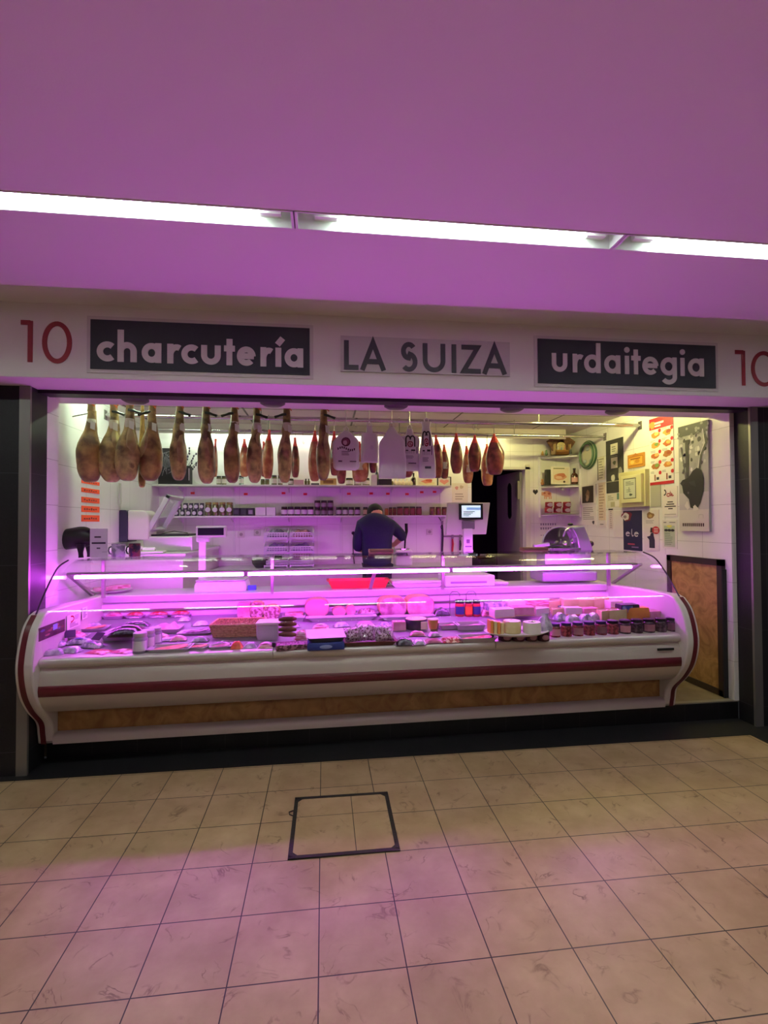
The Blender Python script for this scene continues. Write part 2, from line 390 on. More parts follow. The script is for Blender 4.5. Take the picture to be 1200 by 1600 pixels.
struct('ceiling_store', MB().box(DX0-.6, DX1+.45, WB, 9, SC, SC+.05), M['darkdoor'], smooth=0)
struct('ceiling_stall', MB().box(WL, WR, 4.13, WB, SC, SC+.06), M['stallceil'], smooth=0)
struct('trim_7', MB().box(WL, onY(884, 670, 6.3).x, 6.30, 6.325, 2.775, SC), mat('beam_paint', '#b9aea9', .6), smooth=0)
struct('wall_fascia', MB().box(-6, 7, FY, 4.13, FZ, CZ+.3), M['fascia'], smooth=0, bevel=.006)
struct('trim_8', MB().box(-1.966, 3.482, 3.71, 3.80, FZ-.024, FZ).box(-1.966, 3.482, 3.82, 3.86, FZ-.016, FZ), mat('shutter_track', '#2a272b', .5, .3), smooth=0)
LY0, LY1 = onZ(600, 339, CZ).y, onZ(600, 366, CZ).y
struct('ceiling', MB().box(-6, 7, -4.5, LY0, CZ, CZ+.12).box(-6, 7, LY1, FY, CZ, CZ+.12).box(-6, 7, LY0, LY1, CZ+.09, CZ+.12), M['plaster'], smooth=0)
struct('wall_hall_left', MB().box(-6.1, -6, -4.5, 3.62, 0, CZ), M['plaster'], smooth=0)
struct('wall_hall_right', MB().box(7, 7.1, -4.5, 3.69, 0, CZ), M['plaster'], smooth=0)
struct('wall_hall_rear', MB().box(-6.1, 7.1, -4.6, -4.5, 0, CZ), mat('hall_rear_paint', '#8d8580', .7), smooth=0)
# door leaf opened into the store room
dl = struct('door_1', MB().box(0, .82, -.02, .02, .17, DZ-.01), mat('door_leaf_paint', '#8e8a87', .45), smooth=0, bevel=.004)
dl.location = (DX1-.02, WB+.1, 0); dl.rotation_euler.z = radians(93)
ow = MB().loft([(0, 0, -.5, .055, .012), (0, 0, .5, .055, .012)], n=8)
q = [(.33+.052*cos(a), 1.98+.06*sin(a)+(.185 if sin(a) > 0 else -.185)) for a in [2*pi*i/24 for i in range(24)]]
q2 = [(.33+.07*cos(a), 1.98+.08*sin(a)+(.185 if sin(a) > 0 else -.185)) for a in [2*pi*i/24 for i in range(24)]]
MB().prism(q2, .018, .026, 'Y').build('window_frame', M['chrome'], dl, smooth=0)
MB().prism(q, .02, .029, 'Y').build('window_pane', mat('dark_pane', '#0d0a18', .1), dl, smooth=0)
MB().box(.02, .10, .02, .045, 2.02, 2.22).box(.0, .03, .02, .05, 1.99, 2.25).build('hinge', M['steel'], dl, smooth=0)

# ------------------------------------------------------------------ hall ceiling lights
tube_hall = emitter('fluorescent_tube', (.82, 1, .90), HALL_E)
tube_fill = emitter('fluorescent_tube_rear', (.95, 1, .88), HALL_R)  # unseen row behind the camera, added as fill for ceiling and floor
trough = mat('light_trough', '#e8eae6', .5)
LXA = onZ(460, 344, CZ).x; LXB = onZ(966, 379, CZ).x; LL = LXB-LXA
lamp_words = {-1: 'left end of the hall ceiling row, running out of frame', 0: 'middle of the hall ceiling row above the shop name', 1: 'right end of the hall ceiling row, above the second 10'}
lamp_proto = None
for row, yy in ((0, (LY0+LY1)/2), (1, -1.6)):
    for k in (-2, -1, 0, 1, 2):
        if row and k in (-2, 2): continue
        lw = (LY1-LY0)/2; x = LXA + (k+.5)*LL; h = .085
        if lamp_proto is None:
            t = lamp_proto = thing('ceiling_light', '-', 'ceiling light', (x, yy, CZ), 0, 'recessed fluorescent lights in the hall ceiling')
            e = LL/2-.003
            MB().box(-e, e, -lw, -lw+.006, -.004, h).box(-e, e, lw-.006, lw, -.004, h).box(-e, e, -lw, lw, h-.004, h).box(-e, -e+.012, -lw, lw, -.004, h).box(e-.012, e, -lw, lw, -.004, h).build('housing', trough, t, smooth=0)
            for s in (-1, 1):
                MB().tube([(-e+.20, s*lw*.42, .045), (e-.16, s*lw*.42, .045)], .019, 10).build('tube', tube_hall, t)
                for a_, b_ in ((-e+.09, -e+.20), (e-.16, e-.06)): MB().box(a_, b_, s*lw*.42-.018, s*lw*.42+.018, .03, .08).build('socket', M['white'], t, smooth=0)
        else: t = copytree(lamp_proto, (x, yy, CZ if row == 0 else CZ-.09))
        if row:
            for c in t.children:
                if c.name.startswith('tube'): c.data = c.data.copy(); c.data.materials[0] = tube_fill
        t['label'] = ('recessed ceiling light, ' + lamp_words[k]) if row == 0 and k in lamp_words else ('unseen fill light added behind the viewer, %s of three' % ('left', 'middle', 'right')[(k+1) % 3] if row else 'recessed ceiling light beyond the %s frame edge' % ('left' if k < 0 else 'right'))

# stall ceiling lamps, hidden behind the fascia
def stall_lamp(x0, x1, y, c, s, label, nm):
    t = thing('tube_lamp', label, 'ceiling light', ((x0+x1)/2, y, SC)); l = (x1-x0)/2
    MB().box(-l, l, -.04, .04, -.02, 0).build('housing', M['white'], t, smooth=0)
    MB().tube([(-l+.03, 0, -.034), (l-.03, 0, -.034)], .013, 10).build('tube', emitter(nm, c, s), t)
stall_lamp(-1.98, -1.35, 4.62, (.74, 1, .70), STALL_E*1.25, 'greenish white tube lamp on the stall ceiling over the hams', 'stall_tube_cool')
for x0, x1, c, k, l in ((-1.95, -.55, (.80, 1, .78), 1.0, 'greenish white tube lamp behind the ceiling valance, left end'), (-.45, .95, (1, .95, .78), .8, 'white tube lamp behind the ceiling valance, middle'), (1.05, 2.45, (1, .93, .40), 1.5, 'yellowish tube lamp behind the ceiling valance, right end')):
    stall_lamp(x0, x1, 6.47, c, VAL_E*k, l, 'valance_tube_' + l.split()[-1])
stall_lamp(2.3, 3.3, 4.85, (1, .92, .32), STALL_E*1.45, 'yellowish tube lamp on the stall ceiling over the slicer', 'stall_tube_warm')
w = bpy.data.worlds.new('world'); sc.world = w; w.use_nodes = True
w.node_tree.nodes['Background'].inputs[0].default_value = (.5, .5, .55, 1); w.node_tree.nodes['Background'].inputs[1].default_value = .02
# dark recessed spot rims under the fascia
for i, (px, py) in enumerate([(206, 622), (425, 628), (620, 633), (802, 638), (970, 641)]):
    p = onZ(px, py, FZ-.01)
    solo('recessed_spotlight', MB().lathe([(.095, 0), (.095, -.012), (.07, -.026), (.0, -.028)], n=24), mat('spot_rim', '#4a4348', .35, .4) if i == 0 else bpy.data.materials['spot_rim'],
         'dark round recessed spotlight under the fascia, %s from the left' % ORD[i], 'spotlight', (p.x, 3.92, FZ), 'round spotlights under the fascia')

# ------------------------------------------------------------------ signs on the fascia
board = mat('sign_board', '#2c2c36', .7); board_rim = mat('sign_rim', '#cfc6c6', .5); lett = mat('sign_letter', '#d8cfd0', .5)
red = mat('number_red', '#8a1226', .6); dark = mat('name_letter', '#332f37', .5); tape = mat('name_plate', '#c4bbbd', .55)
def X3(ox, l, y): return [(onY(ox+a/3, y, FY).x, onY(ox+b/3, y, FY).x) for a, b in l]
def sign(name, label, box, rim, word, X, zpx, s, asc=1.62, mats=(board, board_rim, lett), group='fascia signs'):
    a, b = onY(box[0], box[1], FY), onY(box[2], box[3], FY); cx = (a.x+b.x)/2
    z0 = min(onY(box[0], box[4], FY).z, b.z) ; z0 = (onY(box[0], box[4], FY).z+b.z)/2; z1 = (a.z+onY(box[2], box[5], FY).z)/2
    t = thing(name, label, 'sign', (cx, FY, z0), 0, group)
    MB().box(a.x-cx, b.x-cx, -.012, 0, 0, z1-z0).build('board', mats[0], t, smooth=0)
    if rim: MB().box(a.x-cx-rim, b.x-cx+rim, -.006, 0, -rim, z1-z0+rim).build('rim', mats[1], t, smooth=0)
    pa, pb = onY(*zpx[0], FY), onY(*zpx[1], FY)
    letters(word, X, pa.z, pb.z-pa.z, s, FY-.012).sh(-cx, -FY, -z0).build('lettering', mats[2], t, smooth=0)
    return t
m3 = .00455/3
sign('shop_sign', 'dark grey sign board reading charcutería in pale lowercase letters', (142.7, 499.3, 484, 588, 575.7, 514.3), .024, 'charcutería',
     X3(0, [(458,537),(555,645),(668,760),(787,850),(853,930),(945,1037),(1052,1103),(1112,1200)], 555) + X3(400, [(22,78),(92,118),(135,222)], 570), ((312, 570.3), (312, 540)), 25.5*m3)
sign('shop_sign', 'dark grey sign board reading urdaitegia in pale lowercase letters', (839, 530, 1117, 607, 599.5, 541), .024, 'urdaitegia',
     X3(800, [(182,255),(280,328),(333,410),(427,502),(522,545),(553,597),(605,680),(690,765),(782,803),(818,892)], 570), ((980, 585.5), (980, 557)), 22.5*m3, 1.5)
sign('shop_sign', 'pale grey plate reading LA SUIZA in thin dark capitals', (532, 526, 796, 588, 581.5, 535), 0, 'LASUIZA',
     X3(400, [(412,480),(487,608),(675,755),(780,885),(914,937),(957,1050),(1057,1172)], 560), ((665, 582.3), (665, 537.5)), 22*m3, mats=(tape, tape, dark))
def number(px, Xs, za, zb, label):
    x = onY(*px, FY); a, b = onY(px[0], za, FY).z, onY(px[0], zb, FY).z
    mb = letters('10', Xs, a, b-a, 19.5*m3, FY).sh(-x.x, -FY, -a)
    solo('stall_number', mb, red, label, 'sign', (x.x, FY, a), 'stall numbers', smooth=0)
number((72, 540), X3(0, [(98,154),(198,338)], 540), 566.8, 502.5, 'thin red number 10 on the white fascia left of the charcutería sign')
number((1180, 575), X3(800, [(1046,1092),(1120,1240)], 575), 603, 549, 'thin red number 10 on the white fascia cut by the right photo edge')

# ------------------------------------------------------------------ manhole in the tiled floor
P4 = [onZ(*q, 0) for q in [(463,1248),(604,1241),(620,1328),(455,1342)]]
mx = sum(p.x for p in P4)/4; my = sum(p.y for p in P4)/4; hw, hh = .272, .268
mh = thing('manhole_cover', 'square tiled floor hatch with a dark metal frame', 'manhole cover', (mx, my, 0), radians(-.6))
MB().box(-hw, hw, -hh, hh, .001, .004).build('tile_inset', M['cover_tile'], mh, smooth=0)
fr = MB(); b = .011
fr.box(-hw-b, hw+b, -hh-b, -hh+b, 0, .007).box(-hw-b, hw+b, hh-b, hh+b, 0, .007).box(-hw-b, -hw+b, -hh, hh, 0, .007).box(hw-b, hw+b, -hh, hh, 0, .007)
for sx in (-1, 1):
    for sy in (-1, 1):
        tri = [(sx*hw, sy*hh), (sx*(hw-.06), sy*hh), (sx*(hw-.035), sy*(hh-.012)), (sx*(hw-.012), sy*(hh-.035)), (sx*hw, sy*(hh-.06))]
        fr.prism(tri if sx*sy < 0 else tri[::-1], 0, .0065, 'Z')
fr.build('frame', mat('frame_iron', '#3d3a38', .5, .6, bump=.2, scale=60), mh, smooth=0)
MB().tube([(-hw-.012, .09, .006), (-hw-.03, .10, .008), (-hw-.035, .125, .008), (-hw-.012, .14, .006)], .003, 6).build('lifting_ring', M['rubber'], mh)
# ------------------------------------------------------------------ refrigerated counter (profile coordinates: x world, y profile, z world)
ROT = .0166; XL, XR = -1.96, 2.87
CX0 = .455; CY0 = 3.8
def prof2loc(mb): return mb.sh(-CX0, -(CY0+.04), -.157)
def yp(X, Y): return Y - ROT*(X-XR)             # world -> profile depth
def deckz(X, Y): return .795 + .082*(yp(X, Y)-3.7)
def D(px, py, lift=0):
    p = onZ(px, py, .82)
    for _ in range(6): p = onZ(px, py, deckz(p.x, p.y)+lift)
    return p
WTZ = 1.06
counter = thing('display_counter', 'long cream refrigerated deli counter with curved glass and red stripe', 'display counter', (CX0, CY0, .157), ROT)
def cpart(name, mb, m, parent=None, **k): return prof2loc(mb).build(name, m, parent or counter, **k)
cream = mat('counter_cream', '#c6bdb4', .36, .25, bump=.03, scale=50, stretch=(.03, 1, 1))
cream2 = mat('counter_end_cream', '#cfc9c2', .4)
wine = mat('wine_stripe', '#5a1420', .35)
marble = mat('brown_marble', '#80562e', .35, col2='#a67c48', scale=7, detail=12, thr=(.34, .68), dist=1.6, col3='#8a5c2c')
ledge_m = mat('ledge_satin', '#cdc6c2', .36, .35)
inox = mat('inox', '#d5d3d2', .33, .35)
OUT = catmull([(3.815,.157),(3.80,.23),(3.775,.32),(3.66,.44),(3.575,.568),(3.535,.725),(3.55,.855),(3.60,.985),(3.68,1.066)], 5)
def endpanel(xa, xb):
    return MB().prism(OUT + [(3.75, 1.085), (4.50, 1.062), (4.60, 1.06), (5.0, 1.06), (5.0, .157)], xa, xb, 'X')
def along(prof, off):
    r = []
    for i in range(len(prof)):
        a = Vector(prof[max(0, i-1)]); b = Vector(prof[min(len(prof)-1, i+1)]); d = (b-a).normalized(); r.append((prof[i][0]-d.y*off, prof[i][1]+d.x*off))
    return r
for s, (xa, xb) in ((0, (XL, XL+.105)), (1, (XR-.105, XR))):
    e = cpart('end_panel', endpanel(xa, xb), cream2, bevel=.012)
    sx = (xa+.022, xa+.055) if s == 0 else (xb-.055, xb-.022)
    prof2loc(MB().prism(along(OUT, .004) + along(OUT, -.01)[::-1], *sx, 'X')).build('red_trim', wine, e)
XA, XB = XL+.105, XR-.105
body = catmull([(3.640,.735),(3.615,.68),(3.605,.60),(3.615,.53),(3.66,.455),(3.73,.405),(3.80,.385)], 5)
cpart('front_panel', MB().sheet(body, XA, XB, -.02), cream)
cpart('stripe', MB().prism([(3.609,.617),(3.602,.612),(3.598,.58),(3.604,.545),(3.612,.541),(3.62,.58)], XA, XB, 'X'), wine, smooth=60)
lp = [(3.64,.722),(3.615,.735),(3.603,.757),(3.608,.78),(3.63,.792),(3.70,.797),(3.72,.79),(3.72,.75)]
js = [XA, onY(427, 1015, 3.62).x, onY(768, 1003, 3.66).x, XB]
for a, b in zip(js, js[1:]): cpart('front_ledge', MB().prism(catmull(lp, 3), a+.002, b-.002, 'X'), mat('ledge_satin', '#cdc6c2', .36, .35), smooth=60)
cpart('kick_panel', MB().box(XA, XB, 3.86, 3.88, .20, .40), marble, smooth=0)
cpart('base_rail', MB().prism([(3.795,.158),(3.79,.20),(3.81,.222),(3.87,.225),(3.87,.158)], XA, XB, 'X'), mat('rail_satin', '#cbc5c1', .4, .25), smooth=60)
cpart('cabinet', MB().box(XA, XB, 3.88, 4.95, .157, .76), mat('cabinet_grey', '#55524f', .5), smooth=0)
cpart('deck', MB().prism([(3.66,.792-.002),(4.64,.873-.002),(4.64,.74),(3.66,.74)], XA, XB, 'X'), mat('deck_steel', '#8f8a94', .4, .35), smooth=0)
cpart('rear_riser', MB().box(XA, XB, 4.62, 4.66, .85, 1.0).prism([(4.575,.945),(4.62,.925),(4.62,.98),(4.575,.985)], XA, XB, 'X'), mat('riser_white', '#dfdde0', .3, .1), smooth=0)
cpart('worktop', MB().box(XA, XB, 4.59, 5.02, 1.0, WTZ), mat('worktop_inox', '#c9c7c9', .35, .2), smooth=0, bevel=.006)
G = catmull([(3.665,.797),(3.645,.87),(3.65,.97),(3.70,1.075),(3.776,1.172),(3.881,1.283),(3.983,1.362),(4.127,1.400)], 5)
for a, b in zip(js, js[1:]): cpart('curved_glass', MB().sheet(G, a+(.0 if a > XA else .0)+.002, b-.002, -.006), M['glass'], smooth=60)
for a, b in zip(js, js[1:]): cpart('top_glass', MB().box(a+.002, b-.002, 4.13, 4.52, 1.393, 1.401), M['glass_top'], smooth=0)
SG = [(3.69,1.068)] + [p for p in G if p[1] > 1.08] + [(4.50,1.40),(4.50,1.064),(3.75,1.087)]
for xa in (XL+.04, XR-.048):
    g = cpart('side_glass', MB().prism(SG, xa, xa+.008, 'X'), M['glass'], smooth=0)
    prof2loc(MB().tube([(xa+.004, y, z) for y, z in [(3.69,1.07)]+[p for p in G if p[1] > 1.08]], .006, 6)).build('edge_seal', M['black'], g)
for x in js[1:3]: cpart('glass_clip', MB().box(x-.03, x+.03, 4.12, 4.17, 1.385, 1.412).box(x-.012, x+.012, 3.66, 3.69, .797, .83), M['black'], smooth=0, bevel=.003)
LY, LZ = 4.15, 1.268
lx = [onY(115, 901, 4.08).x, onY(385.5, 897, 4.11).x, onY(705.5, 891, 4.13).x, onY(990, 885, 4.15).x]
cpart('lamp_rail', MB().box(lx[0]-.04, lx[-1]+.04, LY-.009, LY+.05, LZ+.0175, LZ+.034), M['alu'], smooth=0, bevel=.003)
led = emitter('meat_led', LED_C, LED_E)
for i, (a, b) in enumerate(zip(lx, lx[1:])):
    t = cpart('lamp_tube', MB().tube([(a+.018, LY, LZ), (b-.018, LY, LZ)], .0125, 10), led)
for i, (x, y) in enumerate([(143, 915), (582, 908), (972, 902)]):
    X = onY(x, y, 4.5).x
    cpart('lamp_bracket', MB().bar((X, 4.64, WTZ), (X, LY+.05, LZ+.02), .03, .022), M['alu'], smooth=0, bevel=.004)
for x in (XA+.05, onY(425, 880, 4.3).x, onY(700, 880, 4.3).x, XB-.05):
    cpart('glass_post', MB().box(x-.012, x+.012, 4.47, 4.50, WTZ, 1.392), M['alu'], smooth=0)
# maker's plate on the front panel
lb = MB().box(2.56, 2.70, 3.596, 3.606, .672, .690)
cpart('maker_plate', lb, M['black'], smooth=0, bevel=.003)
# ------------------------------------------------------------------ goods in the counter
film = glassmat('cling_film', (.97, .97, .97), .06, .5, .12)
G_ = {}
def gm(k, *a, **kw):
    if k not in G_: G_[k] = mat('food_' + k, *a, **kw)
    return G_[k]
ham_m = gm('cooked_ham', '#c8809a', .35, col2='#d8a4b0', scale=14, coat=.3)
morta = gm('mortadella', '#cc8ea0', .35, coat=.2)
salami = gm('salami', '#a8352f', .4, col2='#e9c3b5', scale=70, thr=(.48, .56), detail=2)
speck = gm('head_cheese', '#8a485c', .4, col2='#d4b0ba', scale=45, thr=(.42, .58), detail=3, coat=.3)
rawm = gm('cured_meat', '#b3342d', .38, col2='#e4b3a3', scale=26, thr=(.5, .66), coat=.35)
salmon = gm('orange_slices', '#cf6f45', .38, col2='#e2a583', scale=24, coat=.3)
bacon = gm('bacon', '#b05a68', .4, col2='#dcb8be', scale=16, stretch=(1, 1, 6), thr=(.42, .58), coat=.3)
blackp = gm('black_pudding', '#2a1718', .28, col2='#4a2a2a', scale=30, coat=.6)
brownp = gm('dark_sausage', '#59291f', .45, col2='#7a4030', scale=22, bump=.3)
rind = gm('rind_net', '#c99a78', .6, col2='#a8785a', scale=60)
cheese = gm('pale_cheese', '#dccb98', .45, col2='#cbb47c', scale=10)
cheese2 = gm('white_cheese', '#d8d0c4', .45)
orange = gm('orange_rind', '#d98a3c', .45, col2='#c77a34', scale=14)
brownr = gm('cheese_rind', '#b88c58', .6, col2='#8e6a42', scale=40, bump=.2)
wicker = gm('wicker', '#b58a5c', .7, col2='#7c5a3a', scale=120, thr=(.4, .6), bump=.8, stretch=(1, 1, .5))
nuts = gm('dark_bits', '#6a3550', .5, col2='#e8d8e0', scale=80, thr=(.42, .52), detail=2, coat=.6)
whitep = mat('tray_white', '#b7b1b8', .4); crump = gm('crumpled_film', '#cfc8d6', .12, col2='#968da4', scale=24, bump=.8, coat=.8)
greyp = gm('grey_pack', '#8d8aa0', .25, col2='#d5d0dc', scale=30, thr=(.45, .6), bump=.5, coat=.6)
dkfilm = gm('dark_pack', '#2b2230', .2, col2='#5c5366', scale=36, bump=.7, coat=.8)

def rrect(w, d, z, r=.25, n=3):
    """rounded rectangle ring"""
    q = []; r = min(w, d)*r/2
    for sx, sy, a0 in ((1, 1, 0), (-1, 1, 90), (-1, -1, 180), (1, -1, 270)):
        for i in range(n+1):
            a = radians(a0+90*i/n); q.append((sx*(w/2-r)+r*cos(a), sy*(d/2-r)+r*sin(a), z))
    return q
def traymesh(w, d, h, t=.004, r=.25):
    return MB().rings([rrect(w*.88, d*.86, 0, r), rrect(w, d, h, r), rrect(w*1.05, d*1.06, h+.001, r), rrect(w*1.05, d*1.06, h+.004, r), rrect(w-2*t, d-2*t, h+.003, r), rrect(w*.88-t, d*.86-t, t, r)])
def slab(w, d, h, r=.3, e=.25):
    return MB().rings([rrect(w*(1-e*.2), d*(1-e*.2), 0, r), rrect(w, d, h*.25, r), rrect(w, d, h*.8, r), rrect(w*.96, d*.96, h, r)])
def pillow(w, d, h, seed=0, wr=.25, n=12):
    def fn(u, v):
        a, b = 2*u-1, 2*v-1
        z = h*(1-a**4)*(1-b**4); z *= 1+wr*noise.noise(Vector((u*5+seed, v*5, seed*1.7)))
        return (a*w/2*(1+.03*noise.noise(Vector((v*4, seed, 0)))), b*d/2, max(z, .0015))
    m = MB().grid(fn, n, n)
    return m.add([(-w/2, -d/2, 0), (w/2, -d/2, 0), (w/2, d/2, 0), (-w/2, d/2, 0)], [(0, 3, 2, 1)])
def at(px0, px1, yb, lift=0):
    p = D((px0+px1)/2, yb, lift); s = mpp(p); return p, (px1-px0)*s, s
GR = {}
def root(name, label, cat, p, rot=0, group=None, tilt=None):
    t = thing(name, label, cat, (p.x, p.y, p.z+.001), ROT + radians(rot), group)
    return t
def slices(t, mat_, n, w, d, z, seed=0, rx=None, name='slice', th=.005):
    rnd = random.Random(seed)
    for i in range(n):
        sw = w*(rx or .42); x = -w/2+sw/2+(w-sw)*(i/(max(1, n-1))) if n > 1 else 0
        m = MB().rings([[(sw/2*cos(a)*(1+.06*sin(3*a+i)), d*.43*sin(a)*(1+.05*cos(2*a+i)), zz) for a in [2*pi*k/14 for k in range(14)]] for zz in (0, th)])
        m.xf(Matrix.Translation((x, rnd.uniform(-.05, .05)*d, z+.0035*i+.004)) @ Matrix.Rotation(rnd.uniform(-.3, .3), 4, 'Z') @ Matrix.Rotation(radians(-7), 4, 'Y'))
        m.build(name, mat_, t)
def tray_item(name, label, cat, x0, x1, yb, d, h, mat_, n=3, seed=0, tray=whitep, group=None, kind='slices', rot=0, wrap=False, lift=0):
    p, w, s = at(x0, x1, yb, lift); p = p + Vector((0, d/2, 0)); p.z = deckz(p.x, p.y-d*.45)+lift
    t = root(name, label, cat, p, rot, group)
    traymesh(w*.95, d*.94, h).build('tray', tray, t)
    if kind == 'slices': slices(t, mat_, n, w*.82, d*.8, .004, seed)
    elif kind == 'lump': pillow(w*.8, d*.74, h+.025, seed, .5).sh(0, 0, .004).build('filling', mat_, t)
    elif kind == 'sausages':
        for i in range(n):
            y = -d*.28+d*.56*i/max(1, n-1); L = w*.38
            MB().tube([(-L, y, h*.5+.014), (-L*.5, y+.006, h*.5+.018), (L*.5, y-.004, h*.5+.018), (L, y, h*.5+.014)], [.008, .018, .018, .008], 8).build('sausage', mat_, t)
    elif kind == 'slab': slab(w*.8, d*.7, h+.02).sh(0, 0, .004).build('slab', mat_, t)
    if wrap: pillow(w*.99, d*.97, h+.03, seed+3, .2).sh(0, 0, .002).build('film', film, t)
    return t
def pack_item(name, label, cat, x0, x1, yb, d, h, mat_, seed=0, lab=None, group=None, rot=0, lift=0, edge=True):
    p, w, s = at(x0, x1, yb, lift); p = p + Vector((0, d/2, 0)); p.z = deckz(p.x, p.y-d*.45)+lift
    t = root(name, label, cat, p, rot, group)
    pillow(w*.86, d*.86, h, seed).sh(0, 0, .003).build('contents', mat_, t)
    if edge: pillow(w, d, h*.25, seed+1, .6).build('film_edge', film, t)
    if lab:
        k = MB().grid(lambda u, v: ((u-.5)*w*.4, (v-.55)*d*.42, h*1.02+.004-.25*h*((2*u-1)**2)*.5), 4, 4); k.build('sticker', col(lab), t)
    return t
def jar_item(name, label, px0, px1, yb, yt, lid, content, lab, group=None, glassy=False, lift=0, labn='sticker', sq=2.0):
    p, w, s = at(px0, px1, yb, lift); r = w/2; h = (yb-yt)*s*.98
    p = p + Vector((0, r, 0)); p.z = deckz(p.x, p.y-r)+lift
    t = root(name, label, 'jar', p, 0, group)
    MB().loft([(0,0,0,r*.9,r*.9),(0,0,h*.04,r,r),(0,0,h*.7,r,r),(0,0,h*.79,r*.86,r*.86),(0,0,h*.8,r*.8,r*.8)], 18, sq).build('body', content, t)
    MB().loft([(0,0,h*.80,r*.9,r*.9),(0,0,h*.82,r*.93,r*.93),(0,0,h*.97,r*.93,r*.93),(0,0,h,r*.85,r*.85)], 18).build('lid', lid, t)
    if lab: MB().rings([[(r*1.015*cos(a), r*1.015*sin(a), z) for a in [pi*(1.08+.84*k/12) for k in range(13)]] for z in (h*.14, h*.62)], False, False, False).build(labn, lab, t)
    return t
def loaf_item(name, label, cat, x0, x1, yb, yt, d, face, skin, p_=2.6, group=None, lift=0):
    """a cut loaf standing with its cut face to the front"""
    p, w, s = at(x0, x1, yb, lift); h = (yb-yt)*s
    p = p + Vector((0, d/2, 0)); p.z = deckz(p.x, p.y-d/2)+lift
    t = root(name, label, cat, p, 0, group)
    def ring(y, k): return [(k*w/2*math.copysign(abs(cos(a))**(2/p_), cos(a)), y, h/2+k*h/2*math.copysign(abs(sin(a))**(2/p_), sin(a))) for a in [2*pi*i/28 for i in range(28)]]
    MB().rings([ring(-d/2, .985), ring(-d/2+.01, 1), ring(d/2-.01, 1), ring(d/2, .9)]).build('loaf', skin, t)
    MB().rings([ring(-d/2-.0025, .94), ring(-d/2+.004, .95)]).build('cut_face', face, t)
    return t
def block_item(name, label, cat, x0, x1, yb, yt, d, m1, m2=None, group=None, rot=0, wedge=0, lift=0, wrap=True):
    p, w, s = at(x0, x1, yb, lift); h = max(.02, (yb-yt)*s*.9)
    p = p + Vector((0, d/2, 0)); p.z = deckz(p.x, p.y-d*.5)+lift
    t = root(name, label, cat, p, rot, group)
    if wedge:
        tri = [(-w/2, -d/2), (w/2, -d/2*.5), (w/2*.9, d/2*.3), (-w/2*.2, d/2)]
        MB().rings([[(x, y, 0) for x, y in tri], [(x, y, h*.97) for x, y in tri]]).build('wedge', m1, t, smooth=0, bevel=.006)
        MB().rings([[(w/2+.001, -d/4-.004, 0), (w/2*.9+.001, d*.15+.002, 0), (-w/2*.2, d/2+.004, 0), (-w/2*.2, d/2+.001, 0), (w/2*.9, d*.15, 0), (w/2, -d/4, 0)]]*1 + [[(w/2+.001, -d/4-.004, h), (w/2*.9+.001, d*.15+.002, h), (-w/2*.2, d/2+.004, h), (-w/2*.2, d/2+.001, h), (w/2*.9, d*.15, h), (w/2, -d/4, h)]]).build('rind', m2 or brownr, t, smooth=0)
    else:
        slab(w*.96, d*.94, h, .12, .1).build('block', m1, t)
        slab(w*.99, d*.97, h*.12, .12, .1).build('rind', m2 or brownr, t)
    if wrap: pillow(w*.8, d*.8, .006, int(x0) % 17, .8).sh(0, 0, h*.97).build('film', film, t)
    return t

# --- notices fixed on the inner face of the left end panel
XIN = XL+.108
def endcard(name, label, q0, q1, bg, deco):
    a, b = onX(*q0, XIN), onX(*q1, XIN); f = Flat('+X'); w = abs(b.y-a.y); h = abs(a.z-b.z)*.8
    f.base(w, h, .003, bg); deco(f)
    o = f.build(name); o.location = (XIN, (a.y+b.y)/2, min(a.z, b.z)); tag(o, label, 'notice')
def d1(f):
    rnd = random.Random(3)
    for i in range(16): f.blob(rnd.uniform(.12, .88), rnd.uniform(.1, .85), .1, .1, ['#6a3038', '#8a4a52', '#3a2230', '#54608e', '#a0606a'][i % 5], 1+i % 3, seed=i)
    f.rect(.5, .45, .68, .9, '#8fa0d8', 4)
endcard('notice_card', 'dark photo notice standing inside the left end of the counter', (60, 1003), (101, 962), '#4a2a34', d1)
endcard('notice_card', 'white notice with a red curved mark beside the dark photo notice', (104, 985), (125, 950), '#efeeea', lambda f: f.stroke(arc(.3, .68, .2, .2, -100, 100), .012, '#b02038').lines(.2, .85, .08, .42, 4, '#6a3040', seed=2).lines(.55, .9, .55, .9, 4, '#9a7080', seed=5))
endcard('notice_card', 'narrow lettered notice nearest the back of the left counter end', (128, 968), (136, 943), '#efeeea', lambda f: f.lines(.15, .9, .1, .9, 6, '#5a3a60', seed=8))

